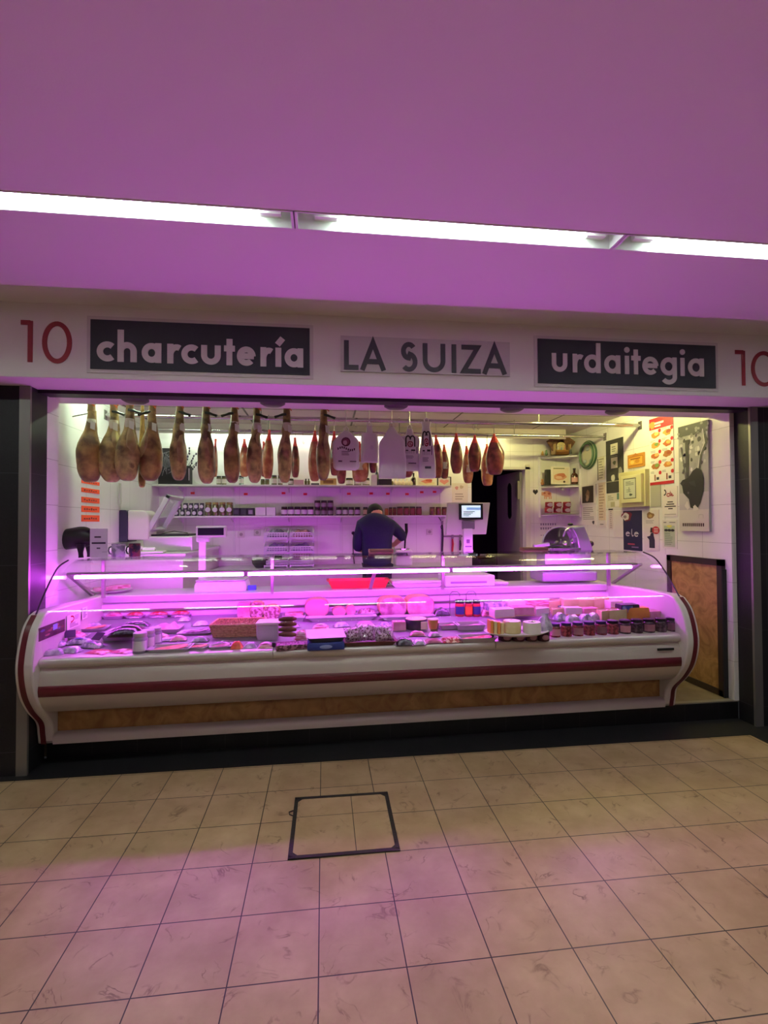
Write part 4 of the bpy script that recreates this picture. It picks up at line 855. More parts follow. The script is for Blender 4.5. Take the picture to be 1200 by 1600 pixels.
for i, (nx, x0, x1, yb, sd) in enumerate(hams):
    yo = (.0, .03, -.05, .02, 0, 0, 0, .03, 0, 0)[i]
    tp = onY(nx, 640, RF+yo); b0 = onY((x0+x1)/2, yb, RF+yo); a = onY(x0, 705, RF+yo).x; b = onY(x1, 705, RF+yo).x
    L = RZF-.03-b0.z; w = (b-a)/2; cx = (a+b)/2-tp.x; d = max(.085, w*.95) if i < 4 else .10
    t = thing('cured_ham', 'whole cured ham with trotter on the front rail, %s from the left' % ORD[i], 'ham', (tp.x, RF+yo, RZF-.02), 0, 'big cured hams on the front rail')
    bx = b0.x-tp.x
    S = [(bx,0,-L,w*.35,d*.4),(bx*.95,0,-L+.02,w*.62,d*.65),((cx+bx)/2,0,-L+.08,w*.88,d*.9),(cx,0,-L+.17,w,d),(cx,0,-L+.27,w*.97,d*.98),(cx*.8,0,-L+.35,w*.74,d*.75),(cx*.45,0,-L+.41,w*.55,d*.55),(cx*.15,0,-.345,.045,.05),(0,0,-.28,.035,.039),(0,0,-.20,.031,.034)]
    S = [s for s in S[:-3] if s[2] < -.37] + S[-3:]
    m = MB().loft(catmull(S, 4), 20, 2.1, .10, i*3.3); m.v = [(x, y-.012*sin(z*9+i), z) for x, y, z in m.v]
    m.build('meat', skin1 if i % 3 else skin2, t)
    F2 = S[2:-1]; F2 = [(s[0]+sd*s[3]*.42, s[1]-s[4]*.30, s[2], s[3]*.54*q, s[4]*.70*q) for j, s in enumerate(F2) for q in [(.25+.75*sin(pi*(j+.15)/(len(F2)-.7)))]]
    MB().loft(catmull(F2, 4), 14, 2.2, .14, i+.5).build('fat_side', fatm, t)
    MB().loft(catmull([(0,0,-.21,.031,.033),(0,0,-.16,.028,.030),(0,-.004,-.13,.032,.036),(0,-.01,-.10,.028,.037),(0,-.012,-.05,.016,.024)], 3), 14).build('trotter', hoofm, t)
    zb = -.275
    MB().loft([(.0,0,zb-.075,.038,.041),(0,0,zb-.03,.036,.039),(0,0,zb,.034,.037)], 18).build('paper_band', band, t)
    MB().add([(.012,-.044,zb-.02),(.046,-.036,zb-.03),(.05,-.05,zb-.10),(.016,-.058,zb-.085)], [(0,1,2,3)]).add([(.012,-.045,zb-.02),(.046,-.037,zb-.03),(.05,-.051,zb-.10),(.016,-.059,zb-.085)], [(3,2,1,0)]).build('hanging_tag', M['paper'], t, smooth=0)
    s = 1 if i in (1, 2, 4, 5, 7, 9) else -1
    if i: MB().tube([(0, -.036, -.205), (s*.035, -.038, -.21), (s*.06, -.042, -.22), (s*.10, -.042, -.235)], [.011, .012, .009, .013], 8).build('black_clip', clipm, t)
    MB().tube([(0, -.036, -.135), (.032, 0, -.143), (0, .036, -.135), (-.032, 0, -.13)], .007, 6, True).tube([(.0, -.04, -.135), (.03, -.05, -.16), (.045, -.045, -.175)], .005, 6).build('cord', cord, t)
    MB().tube([(0, .0, -.06), (0, 0, .038)], .006, 6).build('hook', M['chrome'], t)
# a steel skewer-like rod by the first ham and a thin strip behind the fourth
p = onY(143, 645, RF); q = onY(113, 651, RF-.05)
solo('steel_rod', MB().tube([Vector((0, 0, 0)), q-p], .005, 8), M['steel'], 'thin steel rod sticking out left of the first big ham', 'rod', p)
p = onY(222, 758, RF+.09)
solo('ham_shank', MB().loft(catmull([(0,0,-.02,.012,.012),(0,0,0,.026,.024),(0,0,.08,.03,.028),(0,0,.25,.03,.03),(0,0,.5,.02,.02),(0,0,RZF-p.z,.008,.008)], 4), 14, wob=.1), skin1, 'slim shank hanging behind the fourth big ham from the left', 'ham', p)

lean = mat('small_ham_meat', '#58201c', .3, col2='#a85648', scale=13, detail=6, thr=(.35, .68), bump=.2, coat=.6, col3='#5a1d1a')
lean2 = mat('small_ham_fatty', '#a85f3f', .32, col2='#d29a6a', scale=11, detail=5, bump=.2, coat=.5)
netr = [(382,374,390,686,745,2,1), (412,407,418,690,745,2,0), (421,410,427,672,748,1,1), (461,455,468,684,746,2,0), (492,482,501,673,752,1,1), (522,515,531,674,743,1,0), (534,526,541,692,756,2,0), (562,549,576,690,753,2,1), (583,577,589,690,739,2,0), (634,622,647,690,746,2,0), (681,676,692,680,747,1,0), (694,688,701,695,748,2,0), (713,704,722,677,740,1,0), (729,723,739,697,755,2,1), (742,732,751,680,737,1,0), (761,752,771,694,759,2,1), (772,760,787,678,742,1,0), (337,332,340,686,745,2,1)]
netr.sort(key=lambda r: r[0])
for i, (nx, x0, x1, yt, yb, rl, fat) in enumerate(netr):
    Y = R1 if rl == 1 else R2; RZ = RZ1 if rl == 1 else RZ2
    tp = onY(nx, yt, Y); bt = onY((x0+x1)/2, yb, Y); a = onY(x0, (yt+2*yb)/3, Y).x; b = onY(x1, (yt+2*yb)/3, Y).x
    w = (b-a)/2; cx = (a+b)/2-tp.x; H = tp.z-bt.z; d = max(.05, w*.8)
    t = thing('netted_ham', 'small red tipped boneless ham in net behind the big pieces, %s from the left' % (ORD[i] if i < 17 else 'rightmost'), 'ham', (tp.x, Y, RZ), 0, 'small netted hams on the rear rails')
    o = tp.z-RZ
    S = catmull([(cx,0,o-H,w*.35,d*.4),(cx,0,o-H*.96,w*.7,d*.7),(cx,0,o-H*.75,w,d),(cx*.9,0,o-H*.45,w*.95,d*.95),(cx*.6,0,o-H*.22,w*.55,d*.55)], 5)
    MB().loft(S, 18, 2.2, .12, i*2.7).build('meat', lean2 if fat else lean, t)
    MB().loft(catmull([(cx*.6,0,o-H*.235,w*.57,d*.57),(cx*.3,0,o-H*.12,w*.33,d*.33),(0,0,o-H*.04,.012,.012),(0,0,o,.014,.014)], 4), 14, wob=.1).build('net_end', netm, t)
    if i % 2 == 0 and w > .05: MB().rings([[(cx+w*.5*u, -d*1.0*sqrt(max(.1, 1-(.5*u)**2))-.003, o-H*v) for u in (-1, -.3, .4, 1)] for v in (.52, .72)], False, False, False).build('paper_label', band, t)
    MB().tube([(0, 0, o), (0, 0, -.03), (.006, -.018, .0), (0, 0, .022), (-.004, .016, .01)], .003, 6).build('hook', M['chrome'], t)
# hooks left empty on the rails
for i, (px, py, rl) in enumerate([(473, 692, 2), (555, 668, 1), (835-170, 668, 1), (739, 652, 1), (746, 654, 1)]):
    Y = R1 if rl == 1 else R2; RZ = RZ1 if rl == 1 else RZ2; x = onY(px, py, Y).x
    zz = onY(px, py, Y).z-RZ if i == 0 else -.07
    solo('empty_hook', MB().tube([(0, 0, .022), (.004, -.02, .0), (0, 0, -.03), (0, 0, zz), (.012, 0, zz-.012), (.02, 0, zz+.01)], .003, 6), M['chrome'], 'empty wire hook on the %s rail, %s' % (('rear' if rl == 2 else 'middle'), ['above the left baskets', 'behind the printed bag', 'right of the last bag', 'left of the last netted hams', 'beside its twin above the door'][i]), 'hook', (x, Y, RZ), 'empty hooks on the rails')

bagm = mat('white_bag', '#e8e4ea', .42, bump=.35, scale=9, detail=3)
bags = [(541,520,562,673,735,'white plastic bag with a maroon oval print, leftmost of the bags'), (577,564,591,666,723,'plain white plastic bag between the maroon print bag and the big bag'), (612,592,635,667,747,'big plain white plastic bag in the middle of the bags'), (640,624,656,670,736,'white plastic bag with a black arch and red disc, left of its twin'), (666,655,680,659,747,'narrow white plastic bag with a black arch and red disc, rightmost bag')]
for i, (nx, x0, x1, yt, yb, label) in enumerate(bags):
    Y = RF + (.0, .05, -.03, .03, .0)[i]; tp = onY(nx, yt, Y); a, b = onY(x0, yb-10, Y).x-tp.x, onY(x1, yb-10, Y).x-tp.x; H = tp.z-onY(nx, yb, Y).z
    t = thing('carrier_bag', label, 'plastic bag', (tp.x, Y, tp.z), 0, 'white carrier bags on the front rail')
    c = (a+b)/2; w = (b-a)/2
    if i == 0: S = [(c,0,-H,w*.7,.01),(c,0,-H+.02,w*.93,.028),(c,0,-H+.06,w,.036),(c,0,-H*.5,w*.98,.04),(c,0,-.10,w*.96,.035),(c*.5,0,-.05,w*.62,.03),(0,0,-.01,.03,.02),(0,0,.0,.02,.012)]
    elif i == 4: S = [(c,0,-H,w*.9,.02),(c,0,-H+.03,w*1.05,.03),(c,0,-H*.6,w*1.0,.034),(c*.8,0,-H*.35,w*.75,.03),(0,0,-.09,.042,.026),(0,0,-.05,.034,.02),(0,0,.0,.045,.012)]
    else: S = [(c,0,-H,w*.96,.012),(c,0,-H+.02,w,.028),(c*.9,0,-H*.5,w*.97,.036),(c*.8,0,-H*.22 if i != 2 else -H*.3,w*(.92 if i != 2 else .9),.034),(c*.3,0,-.06,w*.45,.03),(0,0,-.01,.025,.018),(0,0,.0,.02,.01)]
    m = MB().loft(catmull(S, 4), 28, 3.6, .10, i*5.1); m.v = [(x, y+.006*noise.noise(Vector((x*14, z*10, i*3))), z) for x, y, z in m.v]
    m.build('bag', bagm, t)
    MB().tube([(-.012, 0, -.02), (-.02, 0, .02), (0, 0, .035), (.02, 0, .02), (.012, 0, -.02)], .006, 6).build('handle', bagm, t)
    hook(MB(), 0, RZF-tp.z-.005).build('hook', M['chrome'], t)
    f = Flat('-Y'); f.W, f.H, f.w = 2*w, H, .042
    if i == 0:
        f.ell(.48, .70, .17, .115, '#5a2238').ell(.48, .70, .13, .085, '#8a4a5c', 2).blob(.46, .68, .08, .07, '#d9b9c4', 3, seed=4)
        for k in range(9): f.rect(.17+.075*k, .50+.035*sin(k*.75), .215+.075*k, .555+.035*sin(k*.75), '#4a2a3a')
        f.lines(.32, .72, .36, .48, 3, '#7a6a7a', seed=4).rect(.2, .2, .34, .235, '#6a5a6a').rect(.62, .2, .86, .225, '#6a5a6a')
    if i == 1: f.ell(.6, .4, .10, .06, '#dcd6e0')
    if i in (3, 4):
        u = .50 if i == 3 else .40; k = 1.25 if i == 3 else 1.3
        f.stroke([(u-.17*k, .56)] + arc(u-.085*k, .74, .085*k, .07, 180, 0, 8) + arc(u+.085*k, .74, .085*k, .07, 180, 0, 8) + [(u+.17*k, .56)], .012, '#221c26')
        f.ell(u, .62, .115*k, .075, '#8e2436', 2); f.stroke([(u-.06*k, .62), (u+.06*k, .62)] + arc(u, .62, .065*k, .042, 10, 310, 12), .006, '#e8d6dc', 3)
        f.rect(u-.18*k, .46, u-.08*k, .485, '#221c26').rect(u+.03*k, .46, u+.19*k, .495, '#221c26')
        for g in range(5): f.rect(u-.17*k+.075*g*k, .40, u-.155*k+.075*g*k, .46, '#4a4450')
        f.stroke([(u+.25*k, .40), (u+.25*k, .54), (u+.27*k, .56)], .006, '#3a3440')
        f.lines(u-.18*k, u+.2*k, .28, .36, 3, '#8a8494', seed=i).rect(u-.1, .16, u+.28, .185 if i == 3 else .2, '#4a4450')
    if f.mats: f.build('print', parent=t, loc=(c, 0, -H))
# ------------------------------------------------------------------ back wall: shelves and what stands on them
SZ1, SZ2 = onY(480, 757.5, 6.38).z, onY(480, 805.5, 6.38).z
SX1 = onY(705, 757, 6.4).x; SX2 = onY(700, 804, 6.4).x
shelfm = mat('shelf_white', '#e4e2e0', .45)
tracks = [onY(px, 780, WB).x for px in (286, 366, 452, 532, 611, 689)]
struct('trim_9', [m := MB(), [m.box(x-.013, x+.013, WB-.012, WB, 1.3, 2.62) for x in tracks]][0], shelfm, smooth=0)
def shelf(z, x1, label):
    t = thing('wall_shelf', label, 'shelf', ((WL+x1)/2, 6.51, z), 0, 'long white wall shelves'); l = (x1-WL)/2
    MB().box(-l, l, -.13, .138, -.022, 0).build('board', shelfm, t, smooth=0, bevel=.003)
    for x in tracks: MB().prism([(.128, -.022), (-.10, -.022), (-.10, -.034), (.128, -.085)], x-(WL+x1)/2-.004, x-(WL+x1)/2+.004, 'X').build('bracket', shelfm, t, smooth=0)
shelf(SZ1, SX1, 'upper long white shelf on the back wall, just under the hanging hams')
shelf(SZ2, SX2, 'lower long white shelf on the back wall, level with the head of the worker')
def shp(a, b, Y=6.46): p0, p1 = onY(a, 790, Y).x, onY(b, 790, Y).x; return (p0+p1)/2, p1-p0
def sjar(name, label, cat, a, b, z, h, body, lid, lab, grp, Y=6.47, round_lab=False):
    x, w = shp(a, b, Y); r = w/2*.96
    t = thing(name, label, cat, (x, Y, z+.0005), 0, grp)
    MB().loft([(0,0,0,r*.95,r*.95),(0,0,h*.05,r,r),(0,0,h*.78,r,r),(0,0,h*.84,r*.85,r*.85)], 14).build('body', body, t)
    MB().loft([(0,0,h*.84,r*.95,r*.95),(0,0,h*.99,r*.95,r*.95),(0,0,h,r*.85,r*.85)], 14).build('lid', lid, t)
    if lab:
        if round_lab: MB().rings([[(r*.78*cos(q), -r-.002, h*.45+r*.78*sin(q)) for q in [2*pi*k/14 for k in range(14)]], [(r*.78*cos(q), -r*.5, h*.45+r*.78*sin(q)) for q in [2*pi*k/14 for k in range(14)]]]).build('paper_label', lab, t, smooth=0)
        else: MB().rings([[(r*1.02*cos(q), r*1.02*sin(q), zz) for q in [pi*(1.08+.84*k/8) for k in range(9)]] for zz in (h*.16, h*.66)], False, False, False).build('paper_label', lab, t)
    return t
olive = mat('jar_olive', '#5a5a36', .2, col2='#7a7448', scale=30, coat=.5); greenj = mat('jar_green', '#4a6a58', .25, col2='#a8c4b4', scale=40, thr=(.45, .6)); pale = col('#d9d6c6')
darkj = mat('jar_plum', '#2c141c', .3, col2='#4a242c', scale=30, coat=.4); redj = mat('jar_tomato', '#6a2424', .3, col2='#9a4a40', scale=40); brownj = mat('jar_brown', '#6a4026', .3, col2='#94603a', scale=30); greyj = mat('can_grey', '#5a5f62', .3, .4)
lw_ = col('#dcd8dc'); lk = col('#1c1a20', .4); gold = col('#9a8a4a', .35)
pxh = 6.46/779
for i, (a, b, k) in enumerate([(277,284,1),(286,294,1),(295,302,1),(303,311,1),(312,319,1),(272,280,0),(282,289,0),(291,299,0),(300,308,0),(309,318,0)]):
    h = 9.6*pxh
    sjar('food_can', 'small can with a round white mark, %s row, %s from the left' % (('lower', 'upper')[k], ORD[i % 5]), 'can', a, b, SZ2+k*(h+.001), h, greyj, greyj, lw_, 'cans stacked two high on the lower shelf', round_lab=True)
for i in range(4): sjar('preserve_jar', 'tall pale label jar on the lower shelf, %s from the cans' % ORD[i], 'jar', 320.5+11*i, 331+11*i, SZ2, 20.5*pxh, olive, gold, lw_, 'tall jars beside the cans', round_lab=True)
def sbox(name, label, a, b, z, h, m, d=.1, grp=None, mark=None, Y=6.47, cat='box'):
    x, w = shp(a, b, Y); t = thing(name, label, cat, (x, Y, z+.0005), 0, grp)
    MB().box(-w/2*.97, w/2*.97, -d/2, d/2, 0, h).build('box', m, t, smooth=0, bevel=.002)
    if mark: MB().box(-w*.3, w*.3, -d/2-.002, -d/2+.002, h*.22, h*.72).build('printed_panel', mark, t, smooth=0)
    return t
for i in range(3): sbox('food_box', 'dark small box right of the tall jars, %s of three' % ORD[i], 365+11*i, 375.5+11*i, SZ2, 11.8*pxh, col('#241c2c'), grp='dark boxes on the lower shelf', mark=col(('#4a4456', '#3a3446', '#8a8496')[i]))
for i in range(2): sbox('food_box', ['plain white box beside the dark boxes', 'plain white box next to the white label jars'][i], (400, 416.5)[i], (416, 431)[i], SZ2, 12.8*pxh, col('#dedade'), grp='plain white boxes on the lower shelf')
for i in range(5): sjar('preserve_jar', 'dark jar with a big white label above the baskets, %s from the left' % ORD[i], 'jar', 439+10.3*i, 449.2+10.3*i, SZ2, 13.8*pxh, darkj, lk, lw_, 'white label dark jars')
for i in range(6): sjar('preserve_jar', 'dark grey label jar, %s row of the double stack, %s from the left' % (('lower', 'upper')[i//3], ORD[i % 3]), 'jar', 491+10.1*(i % 3), 501+10.1*(i % 3), SZ2+(i//3)*(11.6*pxh+.001), 11.6*pxh, darkj, lk, col('#8a7c86'), 'double stack of dark jars')
for i in range(4): sjar('preserve_jar', 'dark jar with a square pale label left of the worker, %s from the left' % ORD[i], 'jar', 525+9.6*i, 534.4+9.6*i, SZ2, 13*pxh, darkj, lk, col('#b9b0b9'), 'pale label jars left of the worker')
sjar('preserve_jar', 'yellowish jar just left of the head of the worker', 'jar', 567, 575, SZ2, 13*pxh, olive, lk, col('#c9b88a'), None)
sjar('preserve_jar', 'yellowish jar partly behind the head of the worker', 'jar', 576, 584, SZ2, 13*pxh, brownj, lk, col('#c9b88a'), None)
sjar('preserve_jar', 'orange jar just right of the head of the worker', 'jar', 601, 607, SZ2, 11*pxh, mat('jar_orange', '#b9683a', .3), gold, None, None)
for i in range(2): sjar('preserve_jar', 'slim dark red jar right of the worker, %s of two' % ORD[i], 'jar', 607.5+6*i, 613.3+6*i, SZ2, 12.5*pxh, redj, lk, None, 'slim dark red jars')
for i in range(4): sjar('preserve_jar', 'red jar right of the worker, %s of four from the left' % ORD[i], 'jar', 620+9.8*i, 629.6+9.8*i, SZ2, 13.6*pxh, redj, lk, col('#8a4448'), 'red jars right of the worker')
for i in range(3): sjar('preserve_jar', 'brown jar at the right end of the lower shelf, %s of three' % ORD[i], 'jar', 671+9.4*i, 680+9.4*i, SZ2, 13*pxh, brownj, col('#4a2a1a', .4), None, 'brown jars at the shelf end')
# upper shelf
f = Flat('-Y'); f.base(.30, .46, .02, '#26232a')
rnd = random.Random(5)
for k in range(14): f.stroke([(rnd.uniform(.1, .5), rnd.uniform(.2, .9)), (rnd.uniform(.2, .7), rnd.uniform(.3, .95))], .006, '#8a8690')
f.blob(.35, .6, .2, .16, '#6a6670', seed=2)
x, w = shp(254, 276); o = f.build('printed_board'); o.location = (x, 6.52, SZ1+.001); tag(o, 'dark printed board with pale twigs at the left end of the upper shelf', 'printed board')
o = sbox('food_box', 'black box with white edge lettering at the left of the upper shelf', 274, 299, SZ1, 28*pxh, col('#1d1a20'), .12, mark=col('#3a3640'))
MB().box(.075, .09, -.063, -.059, .05, .2).build('lettering_strip', col('#b9b4bc'), o, smooth=0)
x, w = shp(300, 335); t = thing('decorated_plate', 'white plate with a brown swirl leaning on the wall above the cans', 'plate', (x, 6.53, SZ1+.001))
MB().xf(Matrix()).lathe([(.0, 0), (.10, .004), (.142, .016), (.142, .02), (.10, .009), (0, .005)], n=30).xf(Matrix.Translation((0, 0, .139)) @ Matrix.Rotation(radians(82), 4, 'X')).build('plate', M['white'], t)
MB().tube([(.07*cos(a)*(1-a/9), -.022, .13+.07*sin(a)*(1-a/9)) for a in [k*.35 for k in range(20)]], .006, 6).build('swirl', col('#7a5a44'), t)
t = thing('dried_sprigs', 'dark dried sprigs standing behind the black box', 'dried plant', (shp(272, 290)[0], 6.55, SZ1+.001))
rnd = random.Random(9); MB().lathe([(.03, 0), (.04, .05), (.025, .1)], n=14).build('vase', col('#3a3440', .3), t)
for k in range(5):
    x1 = (-.12, -.06, .1, .17, .22)[k]; z1 = (.42, .5, .47, .40, .33)[k]
    m = MB().tube([(0, 0, .09), (x1*.4, 0, z1*.6), (x1, -.01, z1)], .003, 5)
    for j in range(7): u = .55+.45*j/6; m.ball((x1*(u*1.1-.1)+rnd.uniform(-.012, .012), rnd.uniform(-.01, .01), z1*u), (.011, .009, .016), 6, 4)
    m.build('sprig', col('#3d2c44'), t)
up = [(338,346,13.5,olive,pale,'green lidded jar left of the seventh big ham'), (346,354,13.5,olive,pale,'second jar left of the seventh big ham'), (373,381,14,greenj,pale,'green patterned jar between two big hams'), (407,414,9,olive,None,'short jar below the red netted hams'), (414,421,9,olive,None,'second short jar below the red netted hams'), (424,433,15,olive,pale,'taller pale jar left of the ninth big ham'), (434,442,15,olive,pale,'pale jar behind the ninth big ham'), (450,459,10,olive,pale,'short jar right of the ninth big ham'), (540,552,11.5,olive,pale,'pale jar under the maroon print bag'), (553,565,11.5,olive,pale,'pale jar under the plain bag'), (566,578,11.5,olive,pale,'pale jar left of the small white box')]
for a, b, h, m, l, lab in up: sjar('preserve_jar', lab + ' on the upper shelf', 'jar', a, b, SZ1, h*pxh, m, lk, l, 'jars on the upper shelf')
sbox('food_box', 'pinkish pack on the upper shelf, left of the tiny bottles', 459, 475, SZ1, 8*pxh, col('#d9b4b4'), grp='packs on the upper shelf')
for i in range(2):
    x, w = shp(476+4.5*i, 480+4.5*i); t = thing('small_bottle', 'tiny black capped bottle on the upper shelf, %s of two' % ORD[i], 'bottle', (x, 6.46, SZ1+.001), 0, 'tiny bottles on the upper shelf')
    MB().lathe([(.015, 0), (.017, .05), (.007, .065)], n=12).build('bottle', olive, t); MB().lathe([(.009, .062), (.009, .082)], n=10).build('cap', lk, t)
sbox('food_box', 'yellow box under the tenth big ham on the upper shelf', 500, 526, SZ1, 10.5*pxh, col('#d0b464'), mark=col('#8a6a34'), grp='packs on the upper shelf')
sbox('food_box', 'small flat dark pack in front of the yellow box', 486, 499, SZ1, 3*pxh, col('#2a2630'), .08, grp='packs on the upper shelf')
sbox('food_box', 'small white box standing right of the pale jars', 580, 589, SZ1, 17*pxh, col('#e0dcd6'), .06, grp='packs on the upper shelf')
sbox('food_box', 'dark wide pack below the big plain bag', 591, 612, SZ1, 10*pxh, col('#28222c'), grp='packs on the upper shelf')
def bottle(name, label, a, b, z, h, m, lab, Y=6.47, cap=None):
    x, w = shp(a, b, Y); r = w/2; t = thing(name, label, 'bottle', (x, Y, z+.001))
    MB().lathe([(r*.95, 0), (r, .01), (r, h*.55), (r*.8, h*.64), (r*.36, h*.72), (r*.36, h*.93)], n=16).build('bottle', m, t); MB().lathe([(r*.42, h*.9), (r*.42, h)], n=12).build('cap', cap or lk, t)
    if lab: MB().rings([[(r*1.02*cos(q), r*1.02*sin(q), zz) for q in [pi*(1.08+.84*k/8) for k in range(9)]] for zz in (h*.12, h*.42)], False, False, False).build('paper_label', lab, t)
bottle('bottle', 'dark bottle behind the small white box on the upper shelf', 586, 592, SZ1, 32*pxh, col('#20242a', .15), None, 6.56)
bottle('bottle', 'dark brown bottle right of the garlic on the upper shelf', 643, 650, SZ1, 20*pxh, col('#2a1a16', .15), None)
for i in range(5):
    x, w = shp(614+6*i, 622+6*i); t = thing('garlic_bulb', 'pale garlic bulb on the upper shelf, %s from the left' % ORD[i], 'garlic', (x, 6.46, SZ1+.001), 0, 'garlic bulbs on the upper shelf')
    MB().loft(catmull([(0,0,0,.018,.018),(0,0,.02,.032,.03),(0,0,.045,.028,.026),(0,0,.065,.01,.01),(.004,0,.095,.006,.006)], 3), 12, wob=.1, seed=i).build('bulb', col('#e6dcb4'), t)
sbox('food_box', 'olive yellow small pack in front of the garlic', 606, 614, SZ1, 7*pxh, col('#8a843a'), .06, grp='packs on the upper shelf')
def pic(name, label, a, b, z, h, bg, frame, deco, Y=6.53, cat='picture'):
    x, w = shp(a, b, Y); f = Flat('-Y'); f.base(w, h, .012, frame); f.rect(.08, .08, .92, .92, bg); deco(f); o = f.build(name); o.location = (x, Y, z+.001); return tag(o, label, cat)
pic('picture_card', 'white card with a picture of sliced ham on a plate, upper shelf', 652, 682, SZ1, 15*pxh, '#ece6d4', '#ece6d4', lambda f: f.ell(.5, .3, .42, .2, '#e3d3b0', 2).blob(.5, .5, .32, .22, '#d98a76', 3, seed=3).blob(.6, .6, .18, .16, '#b9503f', 4, seed=6))
pic('framed_picture', 'black framed card with a pink heart at the right end of the upper shelf', 683, 705, SZ1, 15*pxh, '#d6cfc6', '#1c191d', lambda f: f.poly([(.5, .15), (.18, .48), (.2, .66), (.35, .72), (.5, .6), (.65, .72), (.8, .66), (.82, .48)], '#d98a86', 3))
# red tags under the upper shelf
for i, (px, py) in enumerate([(301,770.5),(384,772),(443,770.5),(477,772),(545,771.5),(580,771),(606,771.5),(636,772),(659,769),(679,768.5)]):
    p = onY(px, py, WB-.002)
    solo('price_tag', MB().box(-.024, .024, -.002, .002, -.014, .014), col('#e03a32'), 'small red price tag under the upper shelf, %s from the left' % ORD[i], 'price tag', p, 'red price tags under the upper shelf', smooth=0)
for i, (px, py, l) in enumerate([(377, 835, 'left wall socket beside the left basket tower'), (402, 832, 'wall socket right next to the left basket tower'), (671, 831, 'wall socket between the worker and the big scale')]):
    p = onY(px, py, WB); t = thing('wall_socket', l, 'socket', p, 0, 'wall sockets')
    MB().box(-.042, .042, -.012, 0, -.042, .042).build('plate', M['offwhite'], t, smooth=0, bevel=.004); MB().lathe([(.021, 0), (.021, .003), (.0, .003)], n=16).xf(Matrix.Translation((0, -.012, 0)) @ Matrix.Rotation(radians(90), 4, 'X')).build('outlet', col('#a8a29a'), t)
p = onY(552, 833, WB); t = thing('plug_cable', 'black plug with a cable hanging down the back wall left of the worker', 'cable', p)
MB().lathe([(.024, 0), (.024, .02), (.015, .04)], n=14).xf(Matrix.Rotation(radians(90), 4, 'X')).build('plug', M['black'], t)
MB().tube(catmull([(0, -.04, 0), (.0, -.05, -.04), (-.005, -.02, -.12), (.0, -.02, -.3), (.03, -.02, -.55)], 5), .007, 6).build('cable', M['black'], t)
# back worktop
t = thing('back_worktop', 'long white work counter along the back wall behind the worker', 'worktop', (-.2, 6.34, .157))
MB().box(-1.10, 1.95, -.29, .30, .93, .97).build('top', inox, t, smooth=0, bevel=.004); MB().box(-1.08, 1.93, -.25, .30, 0, .93).build('cabinet', M['offwhite'], t, smooth=0)
BZ = 1.128
bw = mat('basket_plastic', '#dcd9e2', .4)
def basket_tower(a, b, label, fills):
    x = (onY(a, 850, 6.3).x+onY(b, 850, 6.3).x)/2; w = onY(b, 850, 6.3).x-onY(a, 850, 6.3).x
    t = thing('basket_tower', label, 'stacking baskets', (x, 6.34, BZ), 0, 'stacking basket towers')
    for k in range(3):
        z = .02+.17*k; m = MB()
        h0, h1 = .055, .12
        for zz, hh in ((z, .012), (z+h0*.6, .01), (z+h0, .014)): m.box(-w/2, w/2, -.14, -.132, zz, zz+hh)
        n = 9
        for j in range(n+1): u = -w/2+w*j/n; m.box(u-.003, u+.003, -.14, -.134, z, z+h0); m.box(u-.003, u+.003, .132, .138, z, z+h1)
        for zz in (z, z+.04, z+.08, z+h1-.01): m.box(-w/2, w/2, .132, .14, zz, zz+.01)
        for s in (-1, 1):
            for j in range(6): y = -.12+.05*j; m.box(s*w/2-.003, s*w/2+.003, y-.003, y+.003, z, z+h0+(h1-h0)*j/5)
            m.bar((s*w/2, -.136, z+h0+.006), (s*w/2, .136, z+h1-.004), .008, .012)
        m.box(-w/2, w/2, -.14, .14, z-.006, z)
        m.build('basket', bw, t, smooth=0)
        if fills[k]: pillow(w*.9, .25, .09, k*3+int(a), .5).sh(0, 0, z+.002).build('filling', fills[k], t)
        for s in (-1, 1):
            for y in (-.138, .138): MB().bar((s*(w/2-.004), y, z-(.02 if k == 0 else .06)), (s*(w/2-.004), y, z+.01), .012, .012, (0, 1, 0)).build('leg', bw, t, smooth=0)
basket_tower(414, 450, 'left white plastic basket tower on the back worktop', [None, mat('grey_bags', '#8a80a8', .5, col2='#b5aac8', scale=20), mat('grey_dried', '#5a5568', .6, col2='#88809a', scale=30)])
basket_tower(454, 490, 'right white plastic basket tower with reddish packs on top', [None, bpy.data.materials['grey_bags'], mat('red_packs', '#6a3440', .5, col2='#a8707c', scale=26)])
p = onY(406, 868, 6.25)
solo('dark_bowl', MB().lathe([(.05, 0), (.09, .05), (.1, .1), (.09, .1), (.04, .012)], n=20), col('#2a2430', .4), 'dark bowl on the back worktop left of the baskets', 'bowl', (p.x, 6.25, BZ+.001))
# machine the worker uses
t = thing('kitchen_machine', 'white and steel machine with a black upright handle by the worker right arm', 'machine', (onY(629, 850, 6.28).x, 6.28, BZ))
MB().box(-.11, .11, -.11, .11, 0, .20).build('body', M['white'], t, smooth=0, bevel=.02); MB().lathe([(.09, .20), (.09, .215), (.0, .22)], n=20).build('plate', M['chrome'], t); MB().box(-.10, -.05, .0, .06, .2, .38).build('column', M['white'], t, smooth=0, bevel=.01)
MB().tube([(.04, .08, .20), (.045, .07, .32), (.06, .05, .43), (.055, .04, .53)], [.01, .012, .02, .02], 8).build('handle', M['black'], t)
